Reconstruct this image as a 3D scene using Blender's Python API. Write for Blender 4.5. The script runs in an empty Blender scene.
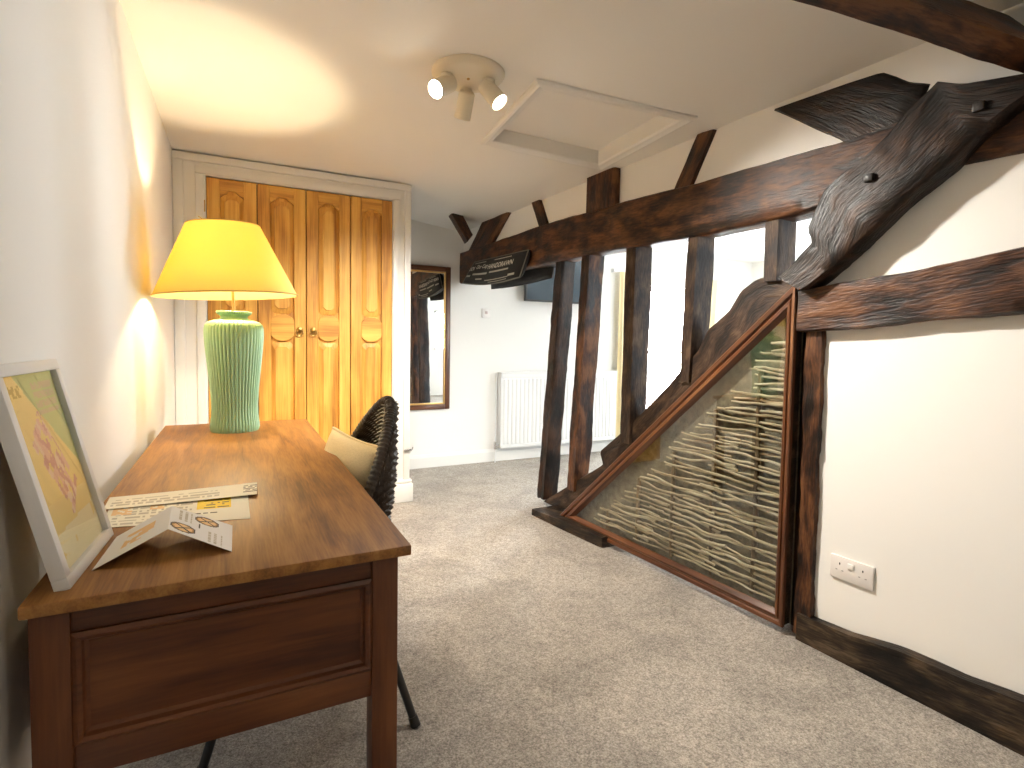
import bpy, bmesh, math, random
from mathutils import Vector, Matrix, noise, Quaternion
R = math.radians
C = bpy.context.scene.collection
S = bpy.context.scene
random.seed(7)

# ------------------------------------------------------------------ camera, sky, exposure
cam_d = bpy.data.cameras.new('camera'); cam = bpy.data.objects.new('camera', cam_d); C.objects.link(cam)
cam_d.sensor_fit = 'HORIZONTAL'; cam_d.sensor_width = 36.0
cam_d.lens = 540.1 / 1024 * 36.0
cam_d.shift_y = -15.464 / 1024
cam_d.clip_start = 0.02
_y, _p, _r = R(26.957), R(2.888), R(0.9265)
fw = Vector((math.sin(_y) * math.cos(_p), math.cos(_y) * math.cos(_p), -math.sin(_p)))
r0 = Vector((math.cos(_y), -math.sin(_y), 0)); u0 = r0.cross(fw)
rt = r0 * math.cos(_r) + u0 * math.sin(_r); up = -r0 * math.sin(_r) + u0 * math.cos(_r)
m = Matrix((rt, up, -fw)).transposed().to_4x4(); m.translation = Vector((0, 0, 1.17))
cam.matrix_world = m
S.camera = cam

world = bpy.data.worlds.new('sky'); S.world = world; world.use_nodes = True
bg = world.node_tree.nodes['Background']
bg.inputs[0].default_value = (0.86, 0.93, 1.0, 1); bg.inputs[1].default_value = 36.0

S.view_settings.view_transform = 'Standard'
S.view_settings.look = 'None'
S.view_settings.gamma = 1.0
S.view_settings.use_curve_mapping = False
S.view_settings.exposure = 1.5
try:
    S.cycles.max_bounces = 8; S.cycles.diffuse_bounces = 5; S.cycles.transparent_max_bounces = 12
    S.cycles.caustics_reflective = False; S.cycles.caustics_refractive = False
    S.cycles.sample_clamp_indirect = 4.0
except Exception:
    pass

def lamp(name, kind, loc, power, color, **kw):
    d = bpy.data.lights.new(name, kind); d.energy = power; d.color = color
    for k, v in kw.items(): setattr(d, k, v)
    o = bpy.data.objects.new(name, d); o.location = loc; C.objects.link(o); return o
def aim(o, target):
    o.rotation_euler = (Vector(target) - Vector(o.location)).to_track_quat('-Z', 'Y').to_euler()

# daylight enters through the far window and the added near one; portals only guide the sampling
for (loc, tgt, sx, sy) in (((4.5, 4.90, 1.1), (4.5, 0, 1.1), 1.1, 1.5), ((4.05, -1.68, 1.37), (4.05, 3, 1.37), 0.75, 0.9)):
    o = lamp('window_portal', 'AREA', loc, 1, (1, 1, 1), shape='RECTANGLE', size=sx, size_y=sy)
    o.data.cycles.is_portal = True; aim(o, tgt)

sun = lamp('sun', 'SUN', (0, -3, 8), 6.0, (1.0, 0.95, 0.9), angle=R(1.0)); aim(sun, (3.0, 3.0, 3.5))

# unseen fill light added behind the viewer to brighten the near walls
o = lamp('rear_fill_light', 'AREA', (0.95, -0.55, 2.2), 2.0, (1.0, 0.90, 0.76), shape='DISK', size=0.35)

# ------------------------------------------------------------------ materials
MATS = {}
def new_mat(name):
    m = bpy.data.materials.new(name); m.use_nodes = True
    return m, m.node_tree.nodes, m.node_tree.links, m.node_tree.nodes['Principled BSDF']
def plain(name, col, rough=0.5, metal=0.0, bump=0.0, bscale=60.0, var=0.0, emis=None, coat=0.0, spec=None):
    if name in MATS: return MATS[name]
    m, N, L, b = new_mat(name)
    b.inputs['Base Color'].default_value = (*col, 1); b.inputs['Roughness'].default_value = rough
    b.inputs['Metallic'].default_value = metal
    b.inputs['Coat Weight'].default_value = coat
    if spec is not None: b.inputs['Specular IOR Level'].default_value = spec
    if emis:
        b.inputs['Emission Color'].default_value = (*emis[:3], 1); b.inputs['Emission Strength'].default_value = emis[3]
    if bump or var:
        tc = N.new('ShaderNodeTexCoord'); n = N.new('ShaderNodeTexNoise'); n.inputs['Scale'].default_value = bscale
        n.inputs['Detail'].default_value = 4; L.new(tc.outputs['Object'], n.inputs['Vector'])
        if bump:
            bp = N.new('ShaderNodeBump'); bp.inputs['Strength'].default_value = bump; bp.inputs['Distance'].default_value = 0.004
            L.new(n.outputs['Fac'], bp.inputs['Height']); L.new(bp.outputs['Normal'], b.inputs['Normal'])
        if var:
            r = N.new('ShaderNodeValToRGB')
            r.color_ramp.elements[0].position = 0.3; r.color_ramp.elements[1].position = 0.7
            r.color_ramp.elements[0].color = (*[c * (1 - var) for c in col], 1); r.color_ramp.elements[1].color = (*[min(1, c * (1 + var)) for c in col], 1)
            L.new(n.outputs['Fac'], r.inputs['Fac']); L.new(r.outputs['Color'], b.inputs['Base Color'])
    MATS[name] = m; return m
def wood(name, stops, along=1.4, across=16.0, rough=(0.35, 0.6), bump=0.35, bdist=0.004, blotch=0.5, coat=0.0, contrast=2.0, fine=9.0, bscale=3.5, spec=0.5):
    """grain runs along the first component of the per-vertex 'gr' coordinate"""
    m, N, L, b = new_mat(name)
    at = N.new('ShaderNodeAttribute'); at.attribute_name = 'gr'
    oi = N.new('ShaderNodeObjectInfo')
    off = N.new('ShaderNodeVectorMath'); off.operation = 'SCALE'; off.inputs['Scale'].default_value = 37.0
    cmb = N.new('ShaderNodeCombineXYZ')
    for k in range(3): L.new(oi.outputs['Random'], cmb.inputs[k])
    L.new(cmb.outputs[0], off.inputs[0])
    add = N.new('ShaderNodeVectorMath'); add.operation = 'ADD'; L.new(at.outputs['Vector'], add.inputs[0]); L.new(off.outputs[0], add.inputs[1])
    mp = N.new('ShaderNodeMapping'); mp.inputs['Scale'].default_value = (along, across, across); L.new(add.outputs[0], mp.inputs['Vector'])
    n1 = N.new('ShaderNodeTexNoise'); n1.inputs['Scale'].default_value = 1.0; n1.inputs['Detail'].default_value = 6; n1.inputs['Distortion'].default_value = 0.6
    L.new(mp.outputs[0], n1.inputs['Vector'])
    mp2 = N.new('ShaderNodeMapping'); mp2.inputs['Scale'].default_value = (along * fine * 0.5, across * fine, across * fine); L.new(add.outputs[0], mp2.inputs['Vector'])
    n2 = N.new('ShaderNodeTexNoise'); n2.inputs['Scale'].default_value = 1.0; n2.inputs['Detail'].default_value = 3; L.new(mp2.outputs[0], n2.inputs['Vector'])
    n3 = N.new('ShaderNodeTexNoise'); n3.inputs['Scale'].default_value = bscale; n3.inputs['Detail'].default_value = 3; L.new(add.outputs[0], n3.inputs['Vector'])
    def mixm(a, b_, f):
        x = N.new('ShaderNodeMix'); x.data_type = 'FLOAT'; x.inputs[0].default_value = f
        L.new(a, x.inputs[2]); L.new(b_, x.inputs[3]); return x.outputs[0]
    v = mixm(n1.outputs['Fac'], n2.outputs['Fac'], 0.30)
    v = mixm(v, n3.outputs['Fac'], blotch * 0.6)
    ct = N.new('ShaderNodeMath'); ct.operation = 'MULTIPLY_ADD'; ct.inputs[1].default_value = contrast; ct.inputs[2].default_value = 0.5 - 0.5 * contrast; ct.use_clamp = True
    L.new(v, ct.inputs[0]); v = ct.outputs[0]
    r = N.new('ShaderNodeValToRGB'); cr = r.color_ramp
    while len(cr.elements) < len(stops): cr.elements.new(0.5)
    for e, (p, c) in zip(cr.elements, stops): e.position = p; e.color = (*c, 1)
    L.new(v, r.inputs['Fac']); L.new(r.outputs['Color'], b.inputs['Base Color'])
    mr = N.new('ShaderNodeMapRange'); mr.inputs[3].default_value = rough[0]; mr.inputs[4].default_value = rough[1]
    L.new(n1.outputs['Fac'], mr.inputs[0]); L.new(mr.outputs[0], b.inputs['Roughness'])
    bp = N.new('ShaderNodeBump'); bp.inputs['Strength'].default_value = bump; bp.inputs['Distance'].default_value = bdist
    L.new(v, bp.inputs['Height']); L.new(bp.outputs['Normal'], b.inputs['Normal'])
    b.inputs['Specular IOR Level'].default_value = spec
    b.inputs['Coat Weight'].default_value = coat; b.inputs['Coat Roughness'].default_value = 0.25
    MATS[name] = m; return m

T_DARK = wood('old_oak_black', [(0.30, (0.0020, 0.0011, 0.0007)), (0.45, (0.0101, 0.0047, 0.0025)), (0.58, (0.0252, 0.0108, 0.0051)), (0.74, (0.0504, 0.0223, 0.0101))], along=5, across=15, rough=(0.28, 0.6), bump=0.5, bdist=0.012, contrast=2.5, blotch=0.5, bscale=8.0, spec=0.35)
T_RED = wood('old_oak_brown', [(0.30, (0.0063, 0.0024, 0.0014)), (0.44, (0.0369, 0.0130, 0.0052)), (0.56, (0.0737, 0.0270, 0.0098)), (0.74, (0.1422, 0.0574, 0.0211))], along=5, across=15, rough=(0.32, 0.62), bump=0.5, bdist=0.010, contrast=2.5, blotch=0.5, bscale=8.0, spec=0.35)
T_GREY = wood('old_oak_dusty', [(0.30, (0.0100, 0.0058, 0.0042)), (0.46, (0.0350, 0.0189, 0.0115)), (0.6, (0.0575, 0.0326, 0.0189)), (0.76, (0.1000, 0.0630, 0.0394))], along=6, across=16, rough=(0.45, 0.75), bump=0.5, bdist=0.010, contrast=2.5, blotch=0.5, bscale=8.0, spec=0.35)
T_BASE = wood('old_oak_sill', [(0.30, (0.0042, 0.0028, 0.0021)), (0.46, (0.0154, 0.0098, 0.0063)), (0.6, (0.0420, 0.0266, 0.0154)), (0.78, (0.1050, 0.0700, 0.0420))], along=5, across=16, rough=(0.35, 0.65), bump=0.5, bdist=0.010, contrast=2.5, blotch=0.5, bscale=8.0, spec=0.35)
PINE = wood('waxed_pine', [(0.28, (0.4000, 0.1666, 0.0238)), (0.45, (0.6200, 0.3038, 0.0510)), (0.60, (0.7200, 0.3920, 0.0748)), (0.78, (0.8000, 0.4802, 0.1088))], along=0.9, across=13, rough=(0.45, 0.6), bump=0.10, bdist=0.002, blotch=0.35, coat=0.03)
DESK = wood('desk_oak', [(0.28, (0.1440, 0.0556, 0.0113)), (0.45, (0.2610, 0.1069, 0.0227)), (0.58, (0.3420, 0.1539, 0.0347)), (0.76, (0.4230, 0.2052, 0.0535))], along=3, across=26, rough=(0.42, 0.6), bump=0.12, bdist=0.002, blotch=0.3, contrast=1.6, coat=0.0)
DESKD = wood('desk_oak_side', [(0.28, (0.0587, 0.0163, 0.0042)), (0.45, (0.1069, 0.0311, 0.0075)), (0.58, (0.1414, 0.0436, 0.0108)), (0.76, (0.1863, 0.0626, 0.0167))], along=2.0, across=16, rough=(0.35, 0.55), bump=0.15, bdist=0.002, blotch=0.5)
MAHOG = wood('mahogany_moulding', [(0.28, (0.0400, 0.0112, 0.0040)), (0.46, (0.0920, 0.0288, 0.0096)), (0.6, (0.1360, 0.0480, 0.0176)), (0.78, (0.2000, 0.0800, 0.0320))], along=1.5, across=24, rough=(0.25, 0.42), bump=0.1, bdist=0.002, blotch=0.4, coat=0.2)
HAZEL = wood('hazel_rod', [(0.28, (0.1760, 0.1360, 0.0738)), (0.46, (0.3360, 0.2800, 0.1804)), (0.6, (0.4400, 0.3840, 0.2706)), (0.78, (0.5280, 0.4800, 0.3772))], along=6, across=40, rough=(0.5, 0.8), bump=0.4, bdist=0.003, blotch=0.6)
STAKE = wood('oak_stake', [(0.28, (0.05, 0.032, 0.015)), (0.46, (0.12, 0.08, 0.04)), (0.6, (0.20, 0.14, 0.075)), (0.78, (0.30, 0.22, 0.12))], along=3, across=30, rough=(0.6, 0.85), bump=0.4, bdist=0.003, blotch=0.6)

PLASTER = plain('white_plaster', (0.88, 0.865, 0.83), 0.85, bump=0.25, bscale=9, spec=0.2)
CEIL = plain('ceiling_paint', (0.87, 0.855, 0.82), 0.9, bump=0.15, bscale=7, spec=0.15)
GLOSSW = plain('white_gloss_paint', (0.82, 0.81, 0.78), 0.35)
METALW = plain('white_enamel', (0.80, 0.80, 0.79), 0.3)
PLASTW = plain('white_plastic', (0.80, 0.76, 0.73), 0.35)
DARKSLOT = plain('dark_slot', (0.03, 0.03, 0.03), 0.6)
GREYP = plain('grey_slot', (0.35, 0.33, 0.31), 0.6)
BRASS = plain('aged_brass', (0.55, 0.36, 0.12), 0.28, metal=1.0)
CHROME = plain('chrome', (0.7, 0.7, 0.7), 0.2, metal=1.0)
BLACKM = plain('black_metal', (0.012, 0.011, 0.011), 0.35)
IRON = plain('black_iron', (0.015, 0.013, 0.012), 0.45, bump=0.6, bscale=90)
BLACKC = plain('black_cotton', (0.008, 0.008, 0.009), 0.75, bump=0.4, bscale=300)
PIPING = plain('grey_piping', (0.16, 0.15, 0.12), 0.8)
LETTER = plain('pale_print', (0.70, 0.68, 0.60), 0.8)
LETTER2 = plain('dim_print', (0.42, 0.40, 0.34), 0.8)
GILT = plain('gilt', (0.72, 0.48, 0.18), 0.3, metal=0.8)
MIRROR = plain('mirror_silver', (0.86, 0.86, 0.85), 0.01, metal=1.0)
CREAM = plain('cream_cotton', (0.72, 0.60, 0.36), 0.85, bump=0.5, bscale=180, var=0.06)
CURT = plain('pale_gold_curtain', (0.80, 0.68, 0.42), 0.85, bump=0.3, bscale=200)
SCREEN = plain('tv_screen', (0.012, 0.030, 0.045), 0.08, spec=0.7)
BEZEL = plain('tv_bezel', (0.02, 0.02, 0.022), 0.3)
VASE = plain('celadon_glaze', (0.30, 0.50, 0.30), 0.38, coat=0.25, var=0.06, bscale=5)
BACKP = plain('case_back', (0.15, 0.13, 0.09), 0.9, bump=0.5, bscale=30, var=0.35)
def bulb_material():
    m, N, L, b = new_mat('frosted_bulb'); out = N['Material Output']
    t = N.new('ShaderNodeBsdfTransparent'); e = N.new('ShaderNodeEmission'); e.inputs[0].default_value = (1.0, 0.78, 0.45, 1); e.inputs[1].default_value = 6.0
    x = N.new('ShaderNodeMixShader'); x.inputs[0].default_value = 0.12; L.new(t.outputs[0], x.inputs[1]); L.new(e.outputs[0], x.inputs[2]); L.new(x.outputs[0], out.inputs[0]); return m
BULB = bulb_material()
LENS = plain('spot_lens', (1, 1, 1), 0.4, emis=(1.0, 0.90, 0.74, 14.0))
DULL = plain('rough_daub', (0.22, 0.13, 0.07), 0.9, bump=1.0, bscale=40, var=0.5)

def shade_material():
    m, N, L, b = new_mat('yellow_shade_fabric')
    out = N['Material Output']
    d = N.new('ShaderNodeBsdfDiffuse'); d.inputs[0].default_value = (0.80, 0.66, 0.32, 1)
    t = N.new('ShaderNodeBsdfTranslucent'); t.inputs[0].default_value = (0.60, 0.49, 0.175, 1)
    x = N.new('ShaderNodeMixShader'); x.inputs[0].default_value = 0.55
    L.new(d.outputs[0], x.inputs[1]); L.new(t.outputs[0], x.inputs[2]); L.new(x.outputs[0], out.inputs[0])
    tc = N.new('ShaderNodeTexCoord'); w = N.new('ShaderNodeTexNoise'); w.inputs['Scale'].default_value = 300
    L.new(tc.outputs['Object'], w.inputs['Vector'])
    bp = N.new('ShaderNodeBump'); bp.inputs['Strength'].default_value = 0.15; bp.inputs['Distance'].default_value = 0.002
    L.new(w.outputs['Fac'], bp.inputs['Height']); L.new(bp.outputs[0], d.inputs['Normal'])
    return m
SHADE = shade_material()
def glass_material(name, tint=(1, 1, 1), refl=1.0, ior=1.5):
    m, N, L, b = new_mat(name); out = N['Material Output']
    t = N.new('ShaderNodeBsdfTransparent'); t.inputs[0].default_value = (*tint, 1)
    g = N.new('ShaderNodeBsdfGlossy'); g.inputs['Roughness'].default_value = 0.01
    f = N.new('ShaderNodeLayerWeight'); f.inputs[0].default_value = 0.5
    pw = N.new('ShaderNodeMath'); pw.operation = 'POWER'; pw.inputs[1].default_value = 5.0; L.new(f.outputs['Facing'], pw.inputs[0])
    mu = N.new('ShaderNodeMath'); mu.operation = 'MULTIPLY_ADD'; mu.inputs[1].default_value = 0.96 * refl; mu.inputs[2].default_value = 0.04 * refl; mu.use_clamp = True
    L.new(pw.outputs[0], mu.inputs[0])
    x = N.new('ShaderNodeMixShader'); L.new(mu.outputs[0], x.inputs[0]); L.new(t.outputs[0], x.inputs[1]); L.new(g.outputs[0], x.inputs[2])
    L.new(x.outputs[0], out.inputs[0]); return m
GLASS = glass_material('case_glass', (0.98, 0.99, 0.97), 1.7)
WGLASS = glass_material('window_glass', (0.97, 0.98, 0.98), 1.0)
def carpet_material():
    m, N, L, b = new_mat('beige_carpet')
    tc = N.new('ShaderNodeTexCoord')
    n1 = N.new('ShaderNodeTexNoise'); n1.inputs['Scale'].default_value = 170; n1.inputs['Detail'].default_value = 3; n1.inputs['Roughness'].default_value = 0.7
    n2 = N.new('ShaderNodeTexNoise'); n2.inputs['Scale'].default_value = 3.2; n2.inputs['Detail'].default_value = 4; n2.inputs['Distortion'].default_value = 0.8
    n3 = N.new('ShaderNodeTexNoise'); n3.inputs['Scale'].default_value = 55; n3.inputs['Detail'].default_value = 2
    for n in (n1, n2, n3): L.new(tc.outputs['Object'], n.inputs['Vector'])
    r = N.new('ShaderNodeValToRGB'); cr = r.color_ramp; cr.elements.new(0.5)
    for e, (p, c) in zip(cr.elements, [(0.30, (0.12, 0.105, 0.09)), (0.50, (0.37, 0.335, 0.295)), (0.70, (0.66, 0.61, 0.55))]): e.position = p; e.color = (*c, 1)
    mx = N.new('ShaderNodeMix'); mx.data_type = 'FLOAT'; mx.inputs[0].default_value = 0.22
    L.new(n1.outputs['Fac'], mx.inputs[2]); L.new(n3.outputs['Fac'], mx.inputs[3]); L.new(mx.outputs[0], r.inputs['Fac'])
    r2 = N.new('ShaderNodeValToRGB'); r2.color_ramp.elements[0].position = 0.35; r2.color_ramp.elements[1].position = 0.62
    r2.color_ramp.elements[0].color = (0.80, 0.79, 0.78, 1); r2.color_ramp.elements[1].color = (1.06, 1.05, 1.03, 1)
    L.new(n2.outputs['Fac'], r2.inputs['Fac'])
    mu = N.new('ShaderNodeMix'); mu.data_type = 'RGBA'; mu.blend_type = 'MULTIPLY'; mu.inputs[0].default_value = 1.0
    L.new(r.outputs['Color'], mu.inputs[6]); L.new(r2.outputs['Color'], mu.inputs[7]); L.new(mu.outputs[2], b.inputs['Base Color'])
    b.inputs['Roughness'].default_value = 0.95; b.inputs['Specular IOR Level'].default_value = 0.1
    b.inputs['Sheen Weight'].default_value = 0.15
    bp = N.new('ShaderNodeBump'); bp.inputs['Strength'].default_value = 0.9; bp.inputs['Distance'].default_value = 0.008
    L.new(mx.outputs[0], bp.inputs['Height']); L.new(bp.outputs[0], b.inputs['Normal'])
    return m
CARPET = carpet_material()
WICKER = plain('dark_wicker', (0.040, 0.024, 0.013), 0.38, bump=0.4, bscale=150, var=0.4)

# ------------------------------------------------------------------ mesh helpers
def nb(): return bmesh.new()
def gr_layer(bm):
    return bm.verts.layers.float_vector.get('gr') or bm.verts.layers.float_vector.new('gr')
def setgr(bm, verts, fn):
    l = gr_layer(bm)
    for v in verts: v[l] = fn(v.co)
def axis_gr(axis):
    if axis == 0: return lambda c: Vector((c.x, c.y, c.z))
    if axis == 1: return lambda c: Vector((c.y, c.x, c.z))
    return lambda c: Vector((c.z, c.x, c.y))
def box(bm, lo, hi, bev=0.0, axis=None, mat=0, M=None, seg=2):
    gr_layer(bm)
    g = bmesh.ops.create_cube(bm, size=1.0); vs = g['verts']
    lo = Vector(lo); hi = Vector(hi)
    for v in vs: v.co = Vector((lo[k] + (v.co[k] + 0.5) * (hi[k] - lo[k]) for k in range(3)))
    fs = set(f for v in vs for f in v.link_faces)
    if bev > 0:
        es = list(set(e for v in vs for e in v.link_edges))
        r = bmesh.ops.bevel(bm, geom=es, offset=bev, segments=seg, profile=0.5, affect='EDGES')
        fs = set(r['faces']) | set(f for f in fs if f.is_valid)
        vs = list(set(v for f in fs for v in f.verts))
    if axis is None: d = hi - lo; axis = max(range(3), key=lambda k: d[k])
    setgr(bm, vs, axis_gr(axis))
    for f in fs: f.material_index = mat
    if M is not None:
        for v in vs: v.co = M @ v.co
    return vs
def prism(bm, poly, vec, bev=0.0, gr=None, mat=0, seg=2):
    """poly: 3-D points; extruded by vec"""
    gr_layer(bm)
    vec = Vector(vec); a = [bm.verts.new(Vector(p)) for p in poly]; b = [bm.verts.new(Vector(p) + vec) for p in poly]
    n = len(poly); fs = [bm.faces.new(a), bm.faces.new(list(reversed(b)))]
    for i in range(n): fs.append(bm.faces.new((a[i], b[i], b[(i + 1) % n], a[(i + 1) % n])))
    bmesh.ops.recalc_face_normals(bm, faces=fs)
    vs = a + b
    if bev > 0:
        es = list(set(e for f in fs for e in f.edges))
        r = bmesh.ops.bevel(bm, geom=es, offset=bev, segments=seg, profile=0.5, affect='EDGES')
        fs = list(set(r['faces']) | set(f for f in fs if f.is_valid)); vs = list(set(v for f in fs for v in f.verts))
    setgr(bm, vs, gr or axis_gr(2))
    for f in fs: f.material_index = mat
    return vs
def tube(bm, pts, r, seg=10, mat=0, cap=True, closed=False):
    gr_layer(bm); l = gr_layer(bm)
    pts = [Vector(p) for p in pts]; n = len(pts)
    rs = r if isinstance(r, (list, tuple)) else [r] * n
    rings = []; ref = None; acc = 0.0
    for i, p in enumerate(pts):
        if closed: t = (pts[(i + 1) % n] - pts[i - 1])
        else: t = pts[min(i + 1, n - 1)] - pts[max(i - 1, 0)]
        t.normalize()
        if ref is None:
            ref = Vector((0, 0, 1)) if abs(t.z) < 0.9 else Vector((1, 0, 0))
        ref = (ref - t * ref.dot(t)).normalized(); bi = t.cross(ref)
        if i: acc += (p - pts[i - 1]).length
        ring = []
        for k in range(seg):
            a = 2 * math.pi * k / seg
            v = bm.verts.new(p + (ref * math.cos(a) + bi * math.sin(a)) * rs[i]); v[l] = Vector((acc, math.cos(a) * rs[i], math.sin(a) * rs[i])); ring.append(v)
        rings.append(ring)
    fs = []
    for i in range(n if closed else n - 1):
        A, B = rings[i], rings[(i + 1) % n]
        for k in range(seg): fs.append(bm.faces.new((A[k], A[(k + 1) % seg], B[(k + 1) % seg], B[k])))
    if cap and not closed:
        fs.append(bm.faces.new(list(reversed(rings[0])))); fs.append(bm.faces.new(rings[-1]))
    for f in fs: f.material_index = mat; f.smooth = True
    return fs
def lathe(bm, prof, M=None, seg=40, mat=0, flute=None):
    """prof: (radius, z); flute(a, i) scales the radius"""
    l = gr_layer(bm); rings = []
    for i, (r, z) in enumerate(prof):
        ring = []
        for k in range(seg):
            a = 2 * math.pi * k / seg; rr = r * (flute(a, i) if flute else 1)
            co = Vector((rr * math.cos(a), rr * math.sin(a), z))
            v = bm.verts.new(M @ co if M else co); v[l] = Vector((z, co.x, co.y)); ring.append(v)
        rings.append(ring)
    fs = []
    for A, B in zip(rings, rings[1:]):
        for k in range(seg): fs.append(bm.faces.new((A[k], A[(k + 1) % seg], B[(k + 1) % seg], B[k])))
    if prof[0][0] > 1e-5: fs.append(bm.faces.new(list(reversed(rings[0]))))
    if prof[-1][0] > 1e-5: fs.append(bm.faces.new(rings[-1]))
    for f in fs: f.material_index = mat; f.smooth = True
    return fs
def smooth_angle(bm, deg=38):
    c = math.cos(R(deg))
    for f in bm.faces: f.smooth = True
    for e in bm.edges:
        if len(e.link_faces) == 2:
            e.smooth = e.link_faces[0].normal.dot(e.link_faces[1].normal) > c
        else: e.smooth = False
def obj(name, bm, mats, parent=None, smooth=38, merge=False):
    if merge: bmesh.ops.remove_doubles(bm, verts=bm.verts, dist=1e-5)
    bm.normal_update()
    if smooth: smooth_angle(bm, smooth)
    me = bpy.data.meshes.new(name)
    xs = [v.co for v in bm.verts]
    lo = Vector((min(c[k] for c in xs) for k in range(3))); hi = Vector((max(c[k] for c in xs) for k in range(3)))
    org = Vector(((lo.x + hi.x) / 2, (lo.y + hi.y) / 2, lo.z))
    bm.transform(Matrix.Translation(-org)); bm.to_mesh(me); bm.free()
    for mm in (mats if isinstance(mats, (list, tuple)) else [mats]): me.materials.append(mm)
    o = bpy.data.objects.new(name, me); C.objects.link(o)
    o.location = org
    if parent is not None:
        o.parent = parent; o.location = org - WORLD[parent.name]
    WORLD[o.name] = org.copy()
    return o
WORLD = {}
def thing(name, label, cat, loc, group=None):
    o = bpy.data.objects.new(name, None); C.objects.link(o); o.location = loc; o.empty_display_size = 0.1
    WORLD[o.name] = Vector(loc); return tag(o, label, cat, group)
def tag(o, label, cat, group=None):
    o['label'] = label; o['category'] = cat; o['kind'] = 'thing'
    if group: o['group'] = group
    return o
def struct(name, bm, mats, parent=None, smooth=38):
    o = obj(name, bm, mats, parent, smooth)
    if parent is None: o['kind'] = 'structure'
    return o
def copy_thing(o, parent=None):
    c = o.copy(); C.objects.link(c)
    if parent is not None: c.parent = parent
    for ch in list(o.children): copy_thing(ch, c)
    return c
def resample(P, n):
    P = [Vector(p) for p in P]; d = [0.0]
    for a, b in zip(P, P[1:]): d.append(d[-1] + (b - a).length)
    out = []
    for i in range(n):
        t = d[-1] * i / (n - 1); k = 0
        while k < len(P) - 2 and d[k + 1] < t: k += 1
        s = (t - d[k]) / max(1e-9, d[k + 1] - d[k]); out.append(P[k].lerp(P[k + 1], min(1, s)))
    return out
# plane of the timber partition: slightly skew to the room
def W(y, z, dx=0.0): return Vector((1.98 - 0.04 * (y - 1.345) + dx, y, z))
def timber(name, A, B, dx, th, mat, label, cat='timber', rough=0.006, seed=0, group=None, parent=None, step=0.022, freq=9.0, extra=None, bow=0.004):
    """hewn timber between two edge polylines A and B (y, z on the partition plane, or 3-D points), thickness th away from the room"""
    to3 = lambda p: W(p[0], p[1], dx) if len(p) == 2 else Vector(p)
    A = [to3(p) for p in A]; B = [to3(p) for p in B]
    L = max(sum((b - a).length for a, b in zip(A, A[1:])), sum((b - a).length for a, b in zip(B, B[1:])))
    n = max(6, int(L / step)); A = resample(A, n); B = resample(B, n)
    thv = Vector((th, 0, 0)) if not isinstance(th, Vector) else th
    bm = nb(); l = gr_layer(bm); rings = []; acc = 0
    for i in range(n):
        if i: acc += ((A[i] + B[i]) / 2 - (A[i - 1] + B[i - 1]) / 2).length
        a, b = A[i], B[i]; w = (b - a).length
        nw = max(3, int(0.12 / step)); nt = max(2, int(thv.length / step / 1.5))
        ring = []
        c = 0.10  # eased arris
        for k in range(nw): ring.append((a.lerp(b, c * 0.4 + (1 - 0.8 * c) * k / (nw - 1)), k / (nw - 1), 0))
        for k in range(nt): f = (k + 0.35) / nt; ring.append((b + thv * f, 1, f))
        for k in range(nw): ring.append((b.lerp(a, c * 0.4 + (1 - 0.8 * c) * k / (nw - 1)) + thv, 1 - k / (nw - 1), 1))
        for k in range(nt): f = (k + 0.35) / nt; ring.append((a + thv * (1 - f), 0, 1 - f))
        vs = []
        for (p, u, f) in ring:
            v = bm.verts.new(p); v[l] = Vector((acc, u * w, f * thv.length)); vs.append(v)
        rings.append(vs)
    m_ = len(rings[0])
    for i in range(n - 1):
        for k in range(m_): bm.faces.new((rings[i][k], rings[i + 1][k], rings[i + 1][(k + 1) % m_], rings[i][(k + 1) % m_]))
    # end caps as fans
    for ring, rev in ((rings[0], True), (rings[-1], False)):
        cc = sum((v.co for v in ring), Vector()) / m_; cv = bm.verts.new(cc); cv[l] = ring[0][l]
        for k in range(m_): bm.faces.new((ring[k], ring[(k + 1) % m_], cv))
    bmesh.ops.recalc_face_normals(bm, faces=bm.faces); bm.normal_update()
    off = Vector((seed * 3.17, seed * 1.31, seed * 2.03))
    disp = {}
    rough *= 0.75
    for v in bm.verts:
        q = Vector((v[l].x * 0.45, v[l].y, v[l].z)) * freq + off
        d = (noise.noise(q) * 1.0 + noise.noise(q * 2.7) * 0.55 + noise.noise(q * 6.0) * 0.30) * rough
        d += noise.noise(Vector((v[l].x * 1.6, seed, v[l].y * 0.5))) * bow
        ck = noise.noise(Vector((v[l].x * 0.9, v[l].y * 14, v[l].z * 14)) + off * 2)
        if ck > 0.42: d -= (ck - 0.42) * rough * 4
        if extra: d += extra(v.co)
        disp[v] = d
    for v, d in disp.items(): v.co += v.normal * d
    o = obj(name, bm, mat, parent, smooth=55)
    if label: tag(o, label, cat, group)
    return o

# ------------------------------------------------------------------ the room
XL = -0.335          # left wall face
YF = 4.73            # far wall face
YB = -1.5            # wall behind the camera
XR = 5.75            # far side of the second bay
def ceil_z(x, y=2.0):
    if x < 0.9: return 2.265
    if x > 3.2: return 2.20
    t = min(1.0, (x - 0.9) / 1.15)
    return 2.265 - 0.095 * t * t * (3 - 2 * t) + (0.03 * min(1, (x - 2.05) / 0.6) if x > 2.05 else 0)

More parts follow.
